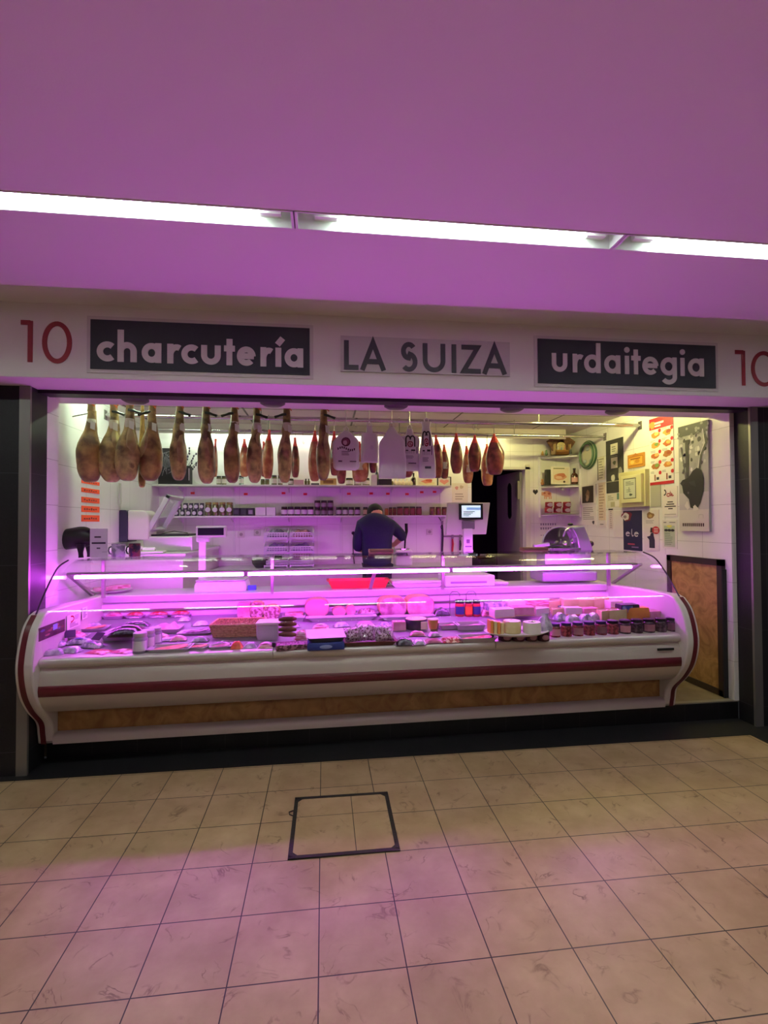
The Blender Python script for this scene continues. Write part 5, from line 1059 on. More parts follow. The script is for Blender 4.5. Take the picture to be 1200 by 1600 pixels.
# notice left of the door and knife rack
def wallcard(name, label, x0, x1, y0, y1, bg, deco, Y=WB, cat='notice'):
    a, b = onY(x0, y0, Y), onY(x1, y1, Y); f = Flat('-Y'); f.base(b.x-a.x, a.z-b.z, .003, bg); deco(f); o = f.build(name); o.location = ((a.x+b.x)/2, Y, b.z); return tag(o, label, cat)
wallcard('notice', 'white notice on the back wall at the left edge of the dark doorway', 706, 731, 755, 785, '#ded6c4', lambda f: f.lines(.2, .85, .12, .5, 3, '#a89a8a', seed=3).blob(.3, .75, .12, .1, '#c98a86', seed=1).blob(.6, .8, .12, .1, '#b9a88a', seed=2))
p0, p1 = onY(690, 838, WB), onY(724, 838, WB); t = thing('knife_rack', 'steel bar on the back wall carrying the knives behind the big scale', 'rack', ((p0.x+p1.x)/2, WB, p0.z))
MB().box(-(p1.x-p0.x)/2, (p1.x-p0.x)/2, -.02, 0, -.012, .012).build('bar', M['steel'], t, smooth=0)
for i, (px, c, l, y0, y1) in enumerate([(691, '#17151a', 'black handled long knife at the left of the rack', 820, 862), (707, '#b52030', 'red handled knife on the rack', 842, 862), (719, '#1a1820', 'black handled knife right of the red one on the rack', 844, 860)]):
    a = onY(px, y0, WB-.03); b = onY(px, y1, WB-.03); t = thing('knife', l, 'knife', (a.x, WB-.03, a.z), 0, 'knives on the rack')
    h = a.z-b.z; MB().tube([(0, 0, 0), (.004, 0, -h*.4), (-.004, 0, -h)], [.012, .016, .013], 8).build('handle', col(c, .4), t); MB().box(-.015, .015, -.002, .002, 0, .16 if i else .06).build('blade', M['steel'], t, smooth=0)
solo('wall_cable', MB().tube(catmull([(0, 0, 0), (.03, 0, -.05), (.06, 0, -.1), (.03, 0, -.14), (.06, 0, -.2)], 4), .005, 6), M['black'], 'thin dark cable hanging under the right end of the lower shelf', 'cable', onY(685, 807, WB-.01))
# ------------------------------------------------------------------ left wall and left side cabinet
TAGC = '#ff5a2a'
for i, (y0, y1) in enumerate([(749, 759), (761.5, 772), (776, 787), (790, 801), (804.5, 815)]):
    a, b = onX(127, y0, WL), onX(155, y1, WL); f = Flat('+X'); f.base(b.y-a.y, a.z-b.z, .003, TAGC)
    rnd = random.Random(i)
    for k in range(6): f.rect(.12+.125*k, .3+rnd.uniform(0, .1), .2+.125*k, .62+rnd.uniform(-.1, .1), '#7a2418')
    o = f.build('price_tag'); o.location = (WL, (a.y+b.y)/2, b.z); tag(o, 'orange handwritten price tag on the left wall, %s from the top' % ORD[i], 'price tag', 'orange price tags on the left wall')
a = onX(184, 755, WL)
solo('hanging_strap', MB().tube([(.02, -.02, 0), (.02, -.028, -.2), (.02, 0, -.27), (.02, .028, -.2), (.02, .02, 0)], .008, 6), col('#b5b2ac'), 'grey looped strap hanging on the left wall beside the dispenser', 'strap', a)
a, b = onX(187, 797, WL), onX(187, 847, WL)
t = thing('towel_dispenser', 'white rounded paper dispenser with a dark side on the left wall', 'dispenser', (WL, a.y+.11, b.z)); H = a.z-b.z
def rp(y0, y1, z0, z1, r=.07): return [(y0, z0), (y1, z0), (y1, z1-r)] + [(y1-r+r*cos(q), z1-r+r*sin(q)) for q in [radians(v) for v in (15, 30, 45, 60, 75)]] + [(y1-r, z1), (y0, z1)]
MB().prism([(x, z) for x, z in rp(.0, .085, 0, H, .03)], -.13, .13, 'Y').build('dark_side', col('#2a2740', .4), t, smooth=0, bevel=.006)
MB().prism([(x, z) for x, z in rp(.085, .29, .02, H*.99, .06)], -.13, .13, 'Y').build('cover', M['offwhite'], t, smooth=50, bevel=.012)
CZL = onY(205, 866, 5.0).z
t = thing('side_cabinet', 'white side cabinet along the left wall under the vacuum machine', 'cabinet', (-1.70, 5.82, .157))
MB().box(-.37, .36, -.82, .82, 0, CZL-.157-.03).build('body', M['offwhite'], t, smooth=0); MB().box(-.375, .38, -.82, .82, CZL-.187, CZL-.157).build('top', inox, t, smooth=0, bevel=.004)
for i, (px, py, L, r) in enumerate([(176, 857, .15, .03), (203, 853, .2, .034), (222, 856, .2, .028)]):
    p = onY(px, py, 5.1); t = thing('paper_roll', 'white paper roll on the side cabinet, %s from the left' % ORD[i], 'paper roll', (p.x, 5.12+.02*i, CZL+r+.001), radians((20, -8, 5)[i]), 'paper rolls on the side cabinet')
    MB().tube([(-L/2, 0, 0), (L/2, 0, 0)], r, 16).build('roll', M['paper'], t); MB().tube([(-L/2-.002, 0, 0), (L/2+.002, 0, 0)], r*.35, 10).build('core', col('#8a7a68'), t)
p = onY(232, 860, 5.02); solo('white_board', slab(.26, .2, .02, .05), M['white'], 'white cutting board in front of the vacuum machine', 'cutting board', (p.x-.02, 5.14, CZL+.0), rotz=radians(8))
# chamber vacuum machine with its lid up
vx0, vx1, vy0, vy1 = -1.85, -1.36, 5.42, 5.98; VZ = onY(270, 838, vy0).z
t = thing('vacuum_machine', 'steel vacuum packing machine with its clear lid raised', 'vacuum machine', ((vx0+vx1)/2, (vy0+vy1)/2, CZL)); hx, hy = (vx1-vx0)/2, (vy1-vy0)/2
MB().box(-hx, hx, -hy, hy, 0, VZ-CZL).build('body', inox, t, smooth=0, bevel=.012)
MB().box(-hx+.05, hx-.05, -hy+.06, hy-.06, VZ-CZL, VZ-CZL+.02).build('chamber_rim', M['rubber'], t, smooth=0)
Lm = Matrix.Translation((-hx+.01, 0, VZ-CZL+.06)) @ Matrix.Rotation(radians(-61), 4, 'Y')
lid = MB().box(0, .44, -hy+.02, -hy+.06, -.05, .0).box(0, .44, hy-.06, hy-.02, -.05, 0).box(0, .04, -hy+.02, hy-.02, -.05, 0).box(.40, .44, -hy+.02, hy-.02, -.05, 0).xf(Lm).build('lid_frame', mat('lid_acrylic', '#c9c7cc', .25), t, smooth=0, bevel=.006)
MB().box(.02, .42, -hy+.04, hy-.04, -.012, -.004).xf(Lm).build('lid_window', M['glass'], lid, smooth=0)
MB().box(-hx-.01, -hx+.05, -hy+.05, hy-.05, VZ-CZL, VZ-CZL+.07).build('hinge', M['steel'], t, smooth=0)
MB().tube([(-hx+.08, -.05, VZ-CZL+.02), (-.0, -.06, VZ-CZL+.05), (.14, -.05, VZ-CZL+.03)], .006, 6).build('seal_bar', M['chrome'], t)

# ------------------------------------------------------------------ on the glass top of the counter
GT = 1.402
p = onZ(115, 873, GT); gy = 4.36
s = mpp(onY(115, 860, gy)); X = onY(113, 860, gy).x
t = thing('pig_figure', 'black pig figure standing on the left end of the glass top', 'pig figure', (X+.025, gy, GT), 0)
pv = [(-.155,0,.15),(-.08,0,.165),(.02,0,.18),(.09,0,.175),(.135,0,.165),(.165,0,.14)]
MB().rings([[(x, ry*cos(q), z+rz*sin(q)) for q in [2*pi*k/18 for k in range(18)]] for x, z, ry, rz in catmull([(-.165,.14,.02,.025),(-.155,.145,.05,.06),(-.10,.145,.075,.082),(-.02,.155,.078,.088),(.05,.165,.075,.088),(.10,.165,.06,.075),(.14,.155,.04,.05),(.17,.145,.028,.032),(.175,.145,.02,.024)], 4)]).build('body', mat('pig_black', '#141019', .38, bump=.1, scale=30), t)
for x, y in ((-.12, -.045), (-.09, .045), (.06, -.045), (.085, .045)):
    MB().loft(catmull([(x+.003,y,0,.02,.02),(x+.002,y,.02,.018,.018),(x,y,.05,.02,.022),(x,y,.11,.036,.034)], 3), 12).build('leg', bpy.data.materials['pig_black'], t)
for y in (-.035, .035): MB().rings([[(.105, y-.018, .215), (.125, y+.018, .215), (.12, y, .205)], [(.15, y-.012+y*.3, .235), (.155, y+.012+y*.3, .23), (.15, y+y*.3, .222)], [(.168, y+y*.5, .222), (.17, y+y*.5+.002, .22), (.166, y+y*.5, .218)]]).build('ear', bpy.data.materials['pig_black'], t)
MB().tube(catmull([(-.163, 0, .16), (-.178, .004, .175), (-.183, .012, .16), (-.176, .016, .145), (-.182, .01, .13)], 4), .004, 6).build('tail', bpy.data.materials['pig_black'], t)
a, b = onY(141, 826, 4.30), onY(168.5, 873, 4.30)
f = Flat('-Y'); f.base(b.x-a.x, a.z-GT, .004, '#dcd6dc'); f.rect(.25, .68, .62, .735, '#3a3440').rect(.1, .47, .88, .53, '#3a3440').rect(.38, .3, .58, .345, '#3a3440').rect(.68, .19, .98, .2, '#7a7480')
o = f.build('paper_sign'); o.location = ((a.x+b.x)/2, 4.30, GT); tag(o, 'white printed sign beside the black pig figure', 'sign')
MB().prism([(0, 0), (.07, 0), (.0, .12)], -.02, .02, 'X').sh(0, .001, 0).build('stand_foot', M['white'], o, smooth=0)
for i, (x0, x1, l) in enumerate([(174, 196, 'left drinking mug on the glass top, with greyish print'), (201, 220, 'right mug on the glass top, with a dark colourful print')]):
    c = onY((x0+x1)/2, 862, 4.40); s = mpp(c); r = (x1-x0)*s/2*.88; h = 20*s
    t = thing('mug', l, 'mug', (c.x, 4.40, GT), 0, 'mugs on the glass top')
    MB().lathe([(r*.94, 0), (r, .004), (r, h), (r*.93, h), (r*.9, .008)], n=24).build('cup', mat('mug_print%s' % 'ab'[i], ('#8a8896', '#2a2440')[i], .3, col2=('#c9c6d0', '#7a3a4a')[i], scale=22, thr=(.45, .55)), t)
    MB().tube([(-r*.95, 0, h*.8), (-r*1.4, 0, h*.7), (-r*1.5, 0, h*.45), (-r*1.3, 0, h*.22), (-r*.95, 0, h*.2)], .006, 8).build('handle', col(('#6a6876', '#1c1828')[i], .3), t)

# ------------------------------------------------------------------ on the steel worktop behind the glass
WY = 4.72
def wt(px, Y=WY): return onY(px, 905, Y).x
def wty(X, Y): return Y
t = thing('meat_plate', 'white plate of pink meat on the left end of the worktop', 'plate', (wt(172), 4.76, WTZ+.001))
MB().lathe([(.10, 0), (.165, .022), (.17, .026), (.10, .008), (0, .008)], n=28).build('plate', M['white'], t)
for i in range(5): MB().rings([[(.07*cos(q)-.09+.045*i, .05*sin(q), z+.012+.006*i) for q in [2*pi*k/12 for k in range(12)]] for z in (.0, .03)]).build('slice', ham_m if i % 2 else bacon, t)
t = thing('deli_scale', 'white shop scale with a raised display at the left of the worktop', 'scale', (wt(346), 4.80, WTZ+.001))
k = (wt(386)-wt(306))/2
MB().rings([rrect(2*k, .30, 0, .15), rrect(2*k, .30, .05, .15), rrect(2*k*.94, .27, .085, .15)]).build('base', M['white'], t); MB().rings([rrect(2*k*.95, .30, .09, .15), rrect(2*k*.97, .31, .10, .15), rrect(2*k*.9, .26, .105, .15)]).build('weighing_plate', inox, t)
sx = onY(316, 860, 4.86).x-wt(346); z1, z0, zd = onY(330, 822, 4.86).z-WTZ, onY(330, 840, 4.86).z-WTZ, onY(330, 847, 4.86).z-WTZ
MB().box(sx-.032, sx+.032, .05, .09, .05, zd+.01).build('stem', M['white'], t, smooth=0, bevel=.008)
dx0, dx1 = onY(307, 830, 4.86).x-wt(346), onY(354, 830, 4.86).x-wt(346)
dh = MB().box(dx0, dx1, .03, .10, z0, z1).box(dx0, dx0+.12, .035, .095, zd, z0+.005).build('display_head', M['white'], t, smooth=0, bevel=.012)
MB().box(dx0+.02, dx1-.02, .026, .032, z0+.022, z1-.018).build('screen', col('#2a2236', .2), dh, smooth=0)
solo('sponge', slab(.075, .05, .04, .3), col('#3a5ad0'), 'small blue sponge right of the left scale', 'sponge', (wt(394), 4.72, WTZ+.001))
t = thing('red_tray', 'long red tray in the middle of the worktop', 'tray', (wt(560), 4.76, WTZ+.001)); k = wt(607)-wt(513)
traymesh(k, .22, .07, .006, .1).build('tray', mat('red_tray_plastic', '#d01f30', .4), t)
for i, (a, b, l, h) in enumerate([(611, 690, 'white lidded tray between the red tray and the right scale', .055), (768, 790, 'flat white tray right of the right scale base', .03)]):
    t = thing('food_tray', l, 'tray', (wt((a+b)/2), 4.76, WTZ+.001), 0, 'white trays on the worktop'); k = wt(b)-wt(a)
    traymesh(k, .24, h*.6, .006, .1).build('tray', M['white'], t); slab(k*.98, .24, h*.5, .1, .8).sh(0, 0, h*.6).build('lid', M['offwhite'], t)
# big scale with operator and customer screens
ox = wt(730); t = thing('deli_scale', 'tall white label printing scale with a lit screen in the middle right of the worktop', 'scale', (ox, 4.76, WTZ+.001))
a, b = wt(692)-ox, wt(768)-ox
MB().box(a, b, -.14, .18, .0, .105).build('base', M['white'], t, smooth=0, bevel=.012)
MB().box(a+.05, b-.08, -.1415, -.139, .03, .05).build('writing_strip', col('#8a7a9a'), t, smooth=0)
Y2 = 4.90; q = [onY(*c, Y2) for c in [(700, 785.5), (766, 785.5), (760, 835), (697, 836)]]
MB().prism([(c.x-ox, c.z-WTZ) for c in q][::-1], Y2-4.76, Y2-4.76+.05, 'Y').build('housing', M['offwhite'], t, smooth=0, bevel=.008)
def bx(x0, x1, y0, y1, Y, d): a, b = onY(x0, y0, Y), onY(x1, y1, Y); return MB().box(a.x-ox, b.x-ox, Y-4.76, Y-4.76+d, b.z-WTZ, a.z-WTZ)
sc1 = bx(718, 755, 787, 812, Y2-.025, .03).build('screen', M['black'], t, smooth=0, bevel=.004)
bx(721.5, 751, 790, 808.5, Y2-.027, .004).build('display', emitter('lcd', (.55, .75, .85), 1.0), sc1, smooth=0)
bx(729, 751, 793, 797, Y2-.029, .003).build('display_bar', emitter('lcd_blue', (.02, .22, .5), 1.0), sc1, smooth=0)
for i in range(4): bx(724, 742-3*i, 799+2.2*i, 800+2.2*i, Y2-.029, .003).build('display_line', col('#4a4a55'), sc1, smooth=0)
bx(723, 742, 814, 827, Y2-.03, .04).build('printer', col('#7a7478', .4), t, smooth=0, bevel=.006)
bx(724.5, 739, 826, 864, Y2-.04, .05).build('stem', M['white'], t, smooth=0, bevel=.006)
bx(729, 734, 843, 849, Y2-.042, .004).build('emblem', col('#8a6a9a'), t, smooth=0); bx(727, 737, 853, 855, Y2-.042, .004).build('writing_strip', col('#8a6a9a'), t, smooth=0)
bx(733, 739.5, 860, 865, Y2-.05, .06).build('foot', M['white'], t, smooth=0)
# slicer
sx, sy = onY(885, 860, 4.82).x, 4.82; t = thing('meat_slicer', 'grey meat slicer with a round blade on the right end of the worktop', 'meat slicer', (sx, sy, WTZ+.001))
def SZ(y): return onY(885, y, sy).z-WTZ
def SX(x): return onY(x, 850, sy).x-sx
sl = mat('slicer_alu', '#b3b1bb', .32, .5)
MB().box(SX(838), SX(922), -.14, .18, .02, .12).build('base', sl, t, smooth=0, bevel=.02)
MB().box(SX(846), SX(918), -.08, .14, .12, SZ(862)).build('pedestal', sl, t, smooth=0, bevel=.02)
MB().prism([(SX(889), SZ(823.5)), (SX(909), SZ(821.5)), (SX(916), SZ(840)), (SX(923), SZ(862)), (SX(901), SZ(862)), (SX(897), SZ(840))][::-1], -.06, .12, 'Y').build('motor_housing', sl, t, smooth=0, bevel=.012)
bc = (SX(875), .02, SZ(851)); br = (SZ(823)-SZ(851))
MB().lathe([(br, -.004), (br*.99, .0), (br*.3, .012), (0, .012)], n=40).xf(Matrix.Translation(bc) @ Matrix.Rotation(radians(90), 4, 'X')).build('blade', M['chrome'], t)
MB().tube([(bc[0]+br*1.03*cos(q), .0, bc[2]+br*1.0*sin(q)) for q in [radians(v) for v in range(-5, 186, 10)]], .009, 8).build('guard_ring', sl, t)
MB().tube([(SX(878), -.03, SZ(838)), (SX(880), -.05, SZ(829)), (SX(886), -.05, SZ(825)), (SX(892), -.03, SZ(824))], .009, 8).build('arm', sl, t)
MB().box(SX(850), SX(897), -.14, -.03, SZ(860), SZ(855)).build('carriage', M['chrome'], t, smooth=0, bevel=.004)
MB().bar((SX(830), -.06, SZ(853)), (SX(851), -.10, SZ(849)), .10, .035).build('side_tray', sl, t, smooth=0, bevel=.006)
MB().tube([(SX(851), -.14, SZ(851)), (SX(867), -.15, SZ(849.5))], .012, 8).build('handle', M['black'], t)
MB().ball((SX(876), -.09, SZ(849)), (.03, .03, .03)).ball((SX(886), -.1, SZ(846)), (.012, .012, .03)).build('meat_clamp', M['chrome'], t)
MB().ball((SX(921), -.03, SZ(850)), (.026, .03, .03)).build('knob', M['black'], t); MB().ball((SX(893), .02, SZ(819.5)), (.03, .02, .014)).build('top_knob', M['black'], t)
for i, (a, b, y0, y1, l) in enumerate([(577, 615, 864, 872, 'brown wooden board lying on the glass top in front of the worker'), (818, 857, 862, 868, 'brown wooden board lying on the glass top left of the slicer')]):
    c0, c1 = onY(a, y0, 4.40), onY(b, y1, 4.40); t = thing('wooden_board', l, 'board', ((c0.x+c1.x)/2, 4.45, GT), 0, 'brown boards on the glass top')
    w = c1.x-c0.x; MB().box(-w/2, w/2, -.05, .05, 0, .034).build('board', mat('board_wood%s' % 'ab'[i], '#8a6450', .6, col2='#74503e', scale=14, stretch=(1, 1, 6)), t, smooth=0, bevel=.004)
    MB().box(-w/2+.01, w/2-.01, -.053, -.049, .008, .024).build('edge_strip', col('#5c4032'), t, smooth=0)

# ------------------------------------------------------------------ right corner shelves
ZS = [onY(843, y, WB).z for y in (715, 760.5, 804)]
cxl = onY(843, 760, WB).x
poly = [(cxl, WB-.001), (cxl, WB-.05), (WR-.05, WB-.30), (WR-.001, WB-.30), (WR-.001, WB-.001)]
t = thing('corner_shelf', 'white three tier corner shelf unit right of the doorway', 'shelf', (WR, WB, ZS[2]-.02))
for z in ZS: MB().prism([(x-WR, y-WB) for x, y in poly], z-ZS[2], z-ZS[2]+.02, 'Z').build('board', shelfm, t, smooth=0)
MB().box(cxl-WR-.018, cxl-WR, -.06, -.001, -.02, ZS[0]-ZS[2]+.02).build('side_post', shelfm, t, smooth=0); MB().box(-.03, -.001, -.318, -.30, -.02, ZS[0]-ZS[2]+.02).build('side_post', shelfm, t, smooth=0)
for z in ZS[1:]: MB().box(-.2, -.16, -.16, -.1, z-ZS[2]-.04, z-ZS[2]).build('bracket', shelfm, t, smooth=0)
CY = 6.47
def cs(px, Y=CY): return onY(px, 740, Y).x
h = thing('ornament_house', 'small wooden nativity hut with a brown roof on the top corner shelf', 'ornament', (cs(878), CY+.02, ZS[0]+.021)); w = (cs(893)-cs(862))/2; H = .23
MB().box(-w*.8, -w*.72, -.06, .07, 0, H*.6).box(w*.72, w*.8, -.06, .07, 0, H*.6).box(-w*.8, w*.8, .06, .07, 0, H*.65).build('walls', col('#b59a6a'), h, smooth=0)
for s in (-1, 1): MB().bar((s*w*1.15, 0, H*.5), (-s*.005, 0, H), .16, .014, (0, 1, 0)).build('roof', mat('hut_roof', '#5a3a28', .7, col2='#7a5238', scale=40) if s < 0 else bpy.data.materials['hut_roof'], h, smooth=0)
MB().ball((0, 0, H*.5), (w*.5, .02, H*.28)).build('back_panel', col('#c9b98a'), h); MB().box(-w*.62, w*.62, -.05, .04, 0, .06).build('crib_base', col('#a8793a'), h, smooth=0)
for i, x in enumerate((-.05, .0, .05)): MB().lathe([(.014, .06), (.012, .1), (.006, .11), (.012, .125), (.004, .138)], (x, -.01, 0), 10).build('figurine', col(('#e8e0c8', '#8a9ab0', '#c98a6a')[i]), h)
for i, (px, c, hh) in enumerate([(849, '#c9a060', .06), (855, '#5a7a5a', .08), (893, '#8a8a80', .07)]):
    solo('figurine', MB().lathe([(.016, 0), (.02, .02), (.01, hh*.6), (.014, hh*.8), (.004, hh)], n=12), col(c), ['tiny golden figurine left of the nativity hut', 'tiny green figurine left of the nativity hut', 'tiny grey figurine right of the nativity hut'][i], 'figurine', (cs(px, 6.56 if i < 2 else 6.4), 6.58 if i < 2 else 6.42, ZS[0]+.021), 'figurines on the top corner shelf')
sbox('dark_packet', 'dark slim packet on the middle corner shelf', 853, 860, ZS[1]+.02, 26*pxh*.95, col('#1f211f'), .06, Y=6.52)
pic('picture_card', 'card with a photo of sliced pink ham on the middle corner shelf', 861, 891, ZS[1]+.02, 29*pxh, '#e9dcc0', '#f0ead8', lambda f: f.blob(.45, .4, .34, .2, '#d9a07c', 2, seed=2).blob(.55, .5, .24, .16, '#c97a5a', 3, seed=4).blob(.4, .38, .2, .1, '#e6bfa0', 4, seed=7).rect(.12, .86, .7, .92, '#8a8a5a', 2).ell(.68, .14, .06, .06, '#3a2a20', 2), 6.46)
bottle('liquor_bottle', 'brown bottle with a pink label on the middle corner shelf', 893, 903, ZS[1]+.02, 26*pxh, col('#4a2a1c', .15), col('#d9a8a0'), 6.42)
solo('figurine', MB().lathe([(.02, 0), (.026, .025), (.014, .05), (.018, .07), (.005, .085)], n=12), col('#a8744a'), 'small brown figurine at the left of the middle corner shelf', 'figurine', (cs(848, 6.57), 6.585, ZS[1]+.021))
for k in range(2):
    for i in range(3):
        x = cs(859+13*i+(1 if k else 0)-2, 6.45); r = .05
        t = thing('red_can', 'red can with a round white front, %s row, %s from the left, corner shelf' % (('lower', 'upper')[k], ORD[i]), 'can', (x, 6.47-.02*i, ZS[2]+.021+k*.074), 0, 'red cans on the bottom corner shelf')
        MB().lathe([(r*.97, 0), (r, .004), (r, .068), (r*.97, .072)], n=20).build('can', col('#9a2024', .35), t)
        MB().rings([[(r*.75*cos(q), -r*1.03, .034+.026*sin(q)) for q in [2*pi*j/14 for j in range(14)]], [(r*.75*cos(q), -r*.6, .034+.026*sin(q)) for q in [2*pi*j/14 for j in range(14)]]]).build('round_label', col('#e0d4cc'), t, smooth=0)
# stickers on the back wall
p = onY(836.5, 769, WB); f = Flat('-Y'); f.W, f.H, f.w = .075, .075, .0
f.poly([(.5, 0), (.02, .5), (.02, .8), (.2, .98), (.38, .95), (.5, .78), (.62, .95), (.8, .98), (.98, .8), (.98, .5)], '#17131a', 3); o = f.build('heart_sticker'); o.location = (p.x, WB, p.z-.037); tag(o, 'small black heart sticker beside the door frame', 'sticker')
p0, p1 = onY(845, 780, WB), onY(864, 766, WB); f = Flat('-Y'); f.W, f.H, f.w = p1.x-p0.x, p1.z-p0.z, .0
f.ell(.52, .58, .36, .34, '#d9a080', 2).ell(.14, .6, .14, .2, '#d9a080', 3).ell(.3, .68, .1, .12, '#b5654a', 4).ell(.68, .62, .12, .14, '#b5654a', 4)
for u in (.28, .42, .64, .78): f.rect(u, .02, u+.09, .4, '#d9a080', 3)
o = f.build('pig_sticker'); o.location = ((p0.x+p1.x)/2, WB, p0.z); tag(o, 'pink pig sticker under the middle corner shelf', 'sticker')
p0, p1 = onY(844, 838, WB), onY(872, 816, WB); f = Flat('-Y'); f.W, f.H, f.w = p1.x-p0.x, p1.z-p0.z, .0
for r_, (n, v) in enumerate([(7, .78), (5, .48), (2, .05)]):
    for k in range(n): f.rect(.02+.13*k, v, .10+.13*k, v+.16 if r_ < 2 else v+.05, '#8a8290', 2)
o = f.build('wall_writing'); o.location = ((p0.x+p1.x)/2, WB, p0.z); tag(o, 'faded grey handwriting on the wall under the corner shelf', 'writing')

# ------------------------------------------------------------------ right wall notices
def RW(name, label, cat, x0, x1, yt, yb, bg, deco, t=.004, grp=None):
    xm, ym = (x0+x1)/2, (yt+yb)/2; Y0, Y1 = onX(x0, ym, WR).y, onX(x1, ym, WR).y; z1, z0 = onX(xm, yt, WR).z, onX(xm, yb, WR).z
    f = Flat('-X'); f.base(Y0-Y1, z1-z0, t, bg); deco(f); o = f.build(name); o.location = (WR, (Y0+Y1)/2, z0); return tag(o, label, cat, grp)
rnd = random.Random(11)
def d_menu(f):
    f.rect(0, .83, 1, 1, '#c4202c').rect(0, 0, 1, .045, '#b51f2c'); f.blob(.13, .9, .14, .06, '#c98a44', 2, seed=1); f.rect(.24, .90, .62, .93, '#f0e4e0', 3).rect(.24, .86, .5, .885, '#f0e4e0', 3)
    for r_ in range(5):
        for c in range(2):
            u, v = .26+.5*c, .745-.155*r_
            if r_ < 4: f.blob(u, v, .19, .048, ['#c9803a', '#d99a4a', '#b5602e', '#a86a34'][(r_+c) % 4], 2, seed=r_*2+c); f.blob(u+.05, v+.012, .1, .028, ['#e6bd74', '#9a4a24', '#7a9a4a', '#d9b060'][(r_*2+c) % 4], 3, seed=r_+c*5)
            else: f.rect(u-.06, v-.06, u-.01, v+.03, '#8a4a2a', 2).rect(u+.03, v-.05, u+.14, v-.01, '#3a3a40', 2)
            f.ell(u+.19, v+.052, .06, .028, '#c4202c', 4); f.lines(u-.22, u, v+.05, v+.085, 2, '#9a9a9a', 2, seed=r_)
RW('menu_poster', 'tall red and white food price poster on the right wall', 'poster', 1015.5, 1053, 650, 757, '#eeeae4', d_menu)
def d_pig(f):
    for i in range(60): f.blob(rnd.random()*.94+.03, rnd.uniform(.55, .97), rnd.uniform(.03, .08), rnd.uniform(.012, .03), ['#dcdcda', '#9a9a98', '#4a4a4a', '#2e2e2e', '#c4c4c2'][i % 5], 1+i % 3, 9, i)
    f.rect(0, .9, 1, 1, '#3a3a3c', 4)
    for i in range(16): f.blob(rnd.random(), rnd.uniform(.88, .99), .05, .014, '#8e8e8e', 5, 8, i)
    f.poly([(.24, .86), (.36, .86), (.37, .44), (.27, .44)], '#3c3c3c', 5); f.stroke([(.88, .93), (.95, .8), (.78, .7), (.7, .55), (.6, .45), (.55, .38)], .030, '#4c4c4c', 5); f.stroke([(.84, .93), (.9, .8), (.74, .7), (.66, .55), (.57, .45)], .010, '#d9d9d6', 6)
    f.stroke([(.1, .8), (.2, .6), (.26, .46)], .014, '#5a5a5a', 5)
    f.rect(0, 0, 1, .20, '#cfc8c2', 7); f.rect(0, .2, 1, .36, '#b9b2b8', 4)
    body = [(.35, .30), (.16, .36), (.12, .43), (.05, .455), (.14, .485), (.34, .50), (.5, .56), (.64, .585), (.78, .56), (.86, .48), (.84, .36), (.74, .26), (.62, .20), (.50, .21), (.40, .22)]
    f.poly(body, '#1c1b1f', 8); f.poly([(.36, .46), (.56, .47), (.6, .41), (.44, .43)], '#34323a', 9); f.poly([(.05, .455), (.14, .485), (.22, .455), (.14, .43)], '#2a282e', 9); f.ell(.34, .36, .03, .012, '#5a585e', 10); f.poly([(.20, .24), (.3, .285), (.38, .22), (.3, .2)], '#d6d0cc', 10); f.poly([(.5, .23), (.56, .245), (.72, .195), (.5, .19)], '#d6d0cc', 10)
    for k in range(11): f.rect(.12+.068*k, .045, .165+.068*k, .075, '#3c2024', 9)
    f.stroke([(.68, .12), (.68, .15), (.75, .155), (.82, .15), (.82, .12)], .004, '#a8a09c', 9)
RW('pig_poster', 'tall black and white poster of a black pig in a wood, right wall', 'poster', 1064, 1110.5, 661.5, 830, '#a4a4a2', d_pig, .02)
RW('chalk_poster', 'dark tall poster with two white cards and pale shapes on the right wall', 'poster', 947.5, 974.5, 686, 770, '#33322e', lambda f: f.rect(.28, .72, .7, .92, '#e0dcc8').rect(.3, .46, .68, .66, '#dcd8c4').blob(.5, .56, .1, .04, '#6a7a4a', 2, seed=1).rect(0, .21, 1, .225, '#a8a490').blob(.42, .28, .12, .08, '#d0ccc0', 1, seed=4).blob(.82, .34, .13, .12, '#9a968c', 1, seed=5).lines(.36, .64, .76, .88, 3, '#8a8676', 2, seed=3).rect(.3, .68, .68, .69, '#8a8676'))
t = thing('hose_wreath', 'oval ring of coiled green hose around a pale plaque on the right wall', 'wreath', (WR, onX(920, 711, WR).y, onX(920, 711, WR).z)); rz = (onX(920, 690, WR).z-onX(920, 732, WR).z)/2; ry = (onX(908, 711, WR).y-onX(933.5, 711, WR).y)/2
for k in range(4): MB().tube([(-.014-.008*k, ry*(1-.06*k)*cos(q), rz*(1-.05*k)*sin(q)) for q in [2*pi*j/36 for j in range(36)]], .014, 8, True).build('coil', mat('green_hose%d' % k, ('#3a5a44', '#8a9a7a', '#2e4a3a', '#6a8a6a')[k], .45), t)
MB().rings([[(x, ry*.72*cos(q), rz*.75*sin(q)) for q in [2*pi*j/24 for j in range(24)]] for x in (-.012, 0)]).build('plaque', col('#d3cfb4'), t, smooth=0)
for y, z in ((.35, -.45), (-.4, -.5), (0, .45)): MB().ball((-.018, ry*y, rz*z), (.01, ry*.22, rz*.16)).build('ornament', col('#a8b0a8'), t)
RW('price_list', 'slim white list with dark edges left of the dark tall poster', 'notice', 934, 945, 714, 750, '#dcd8bc', lambda f: f.lines(.2, .95, .04, .96, 8, '#9a967e', seed=3).rect(0, 0, .12, .95, '#3a382e'))
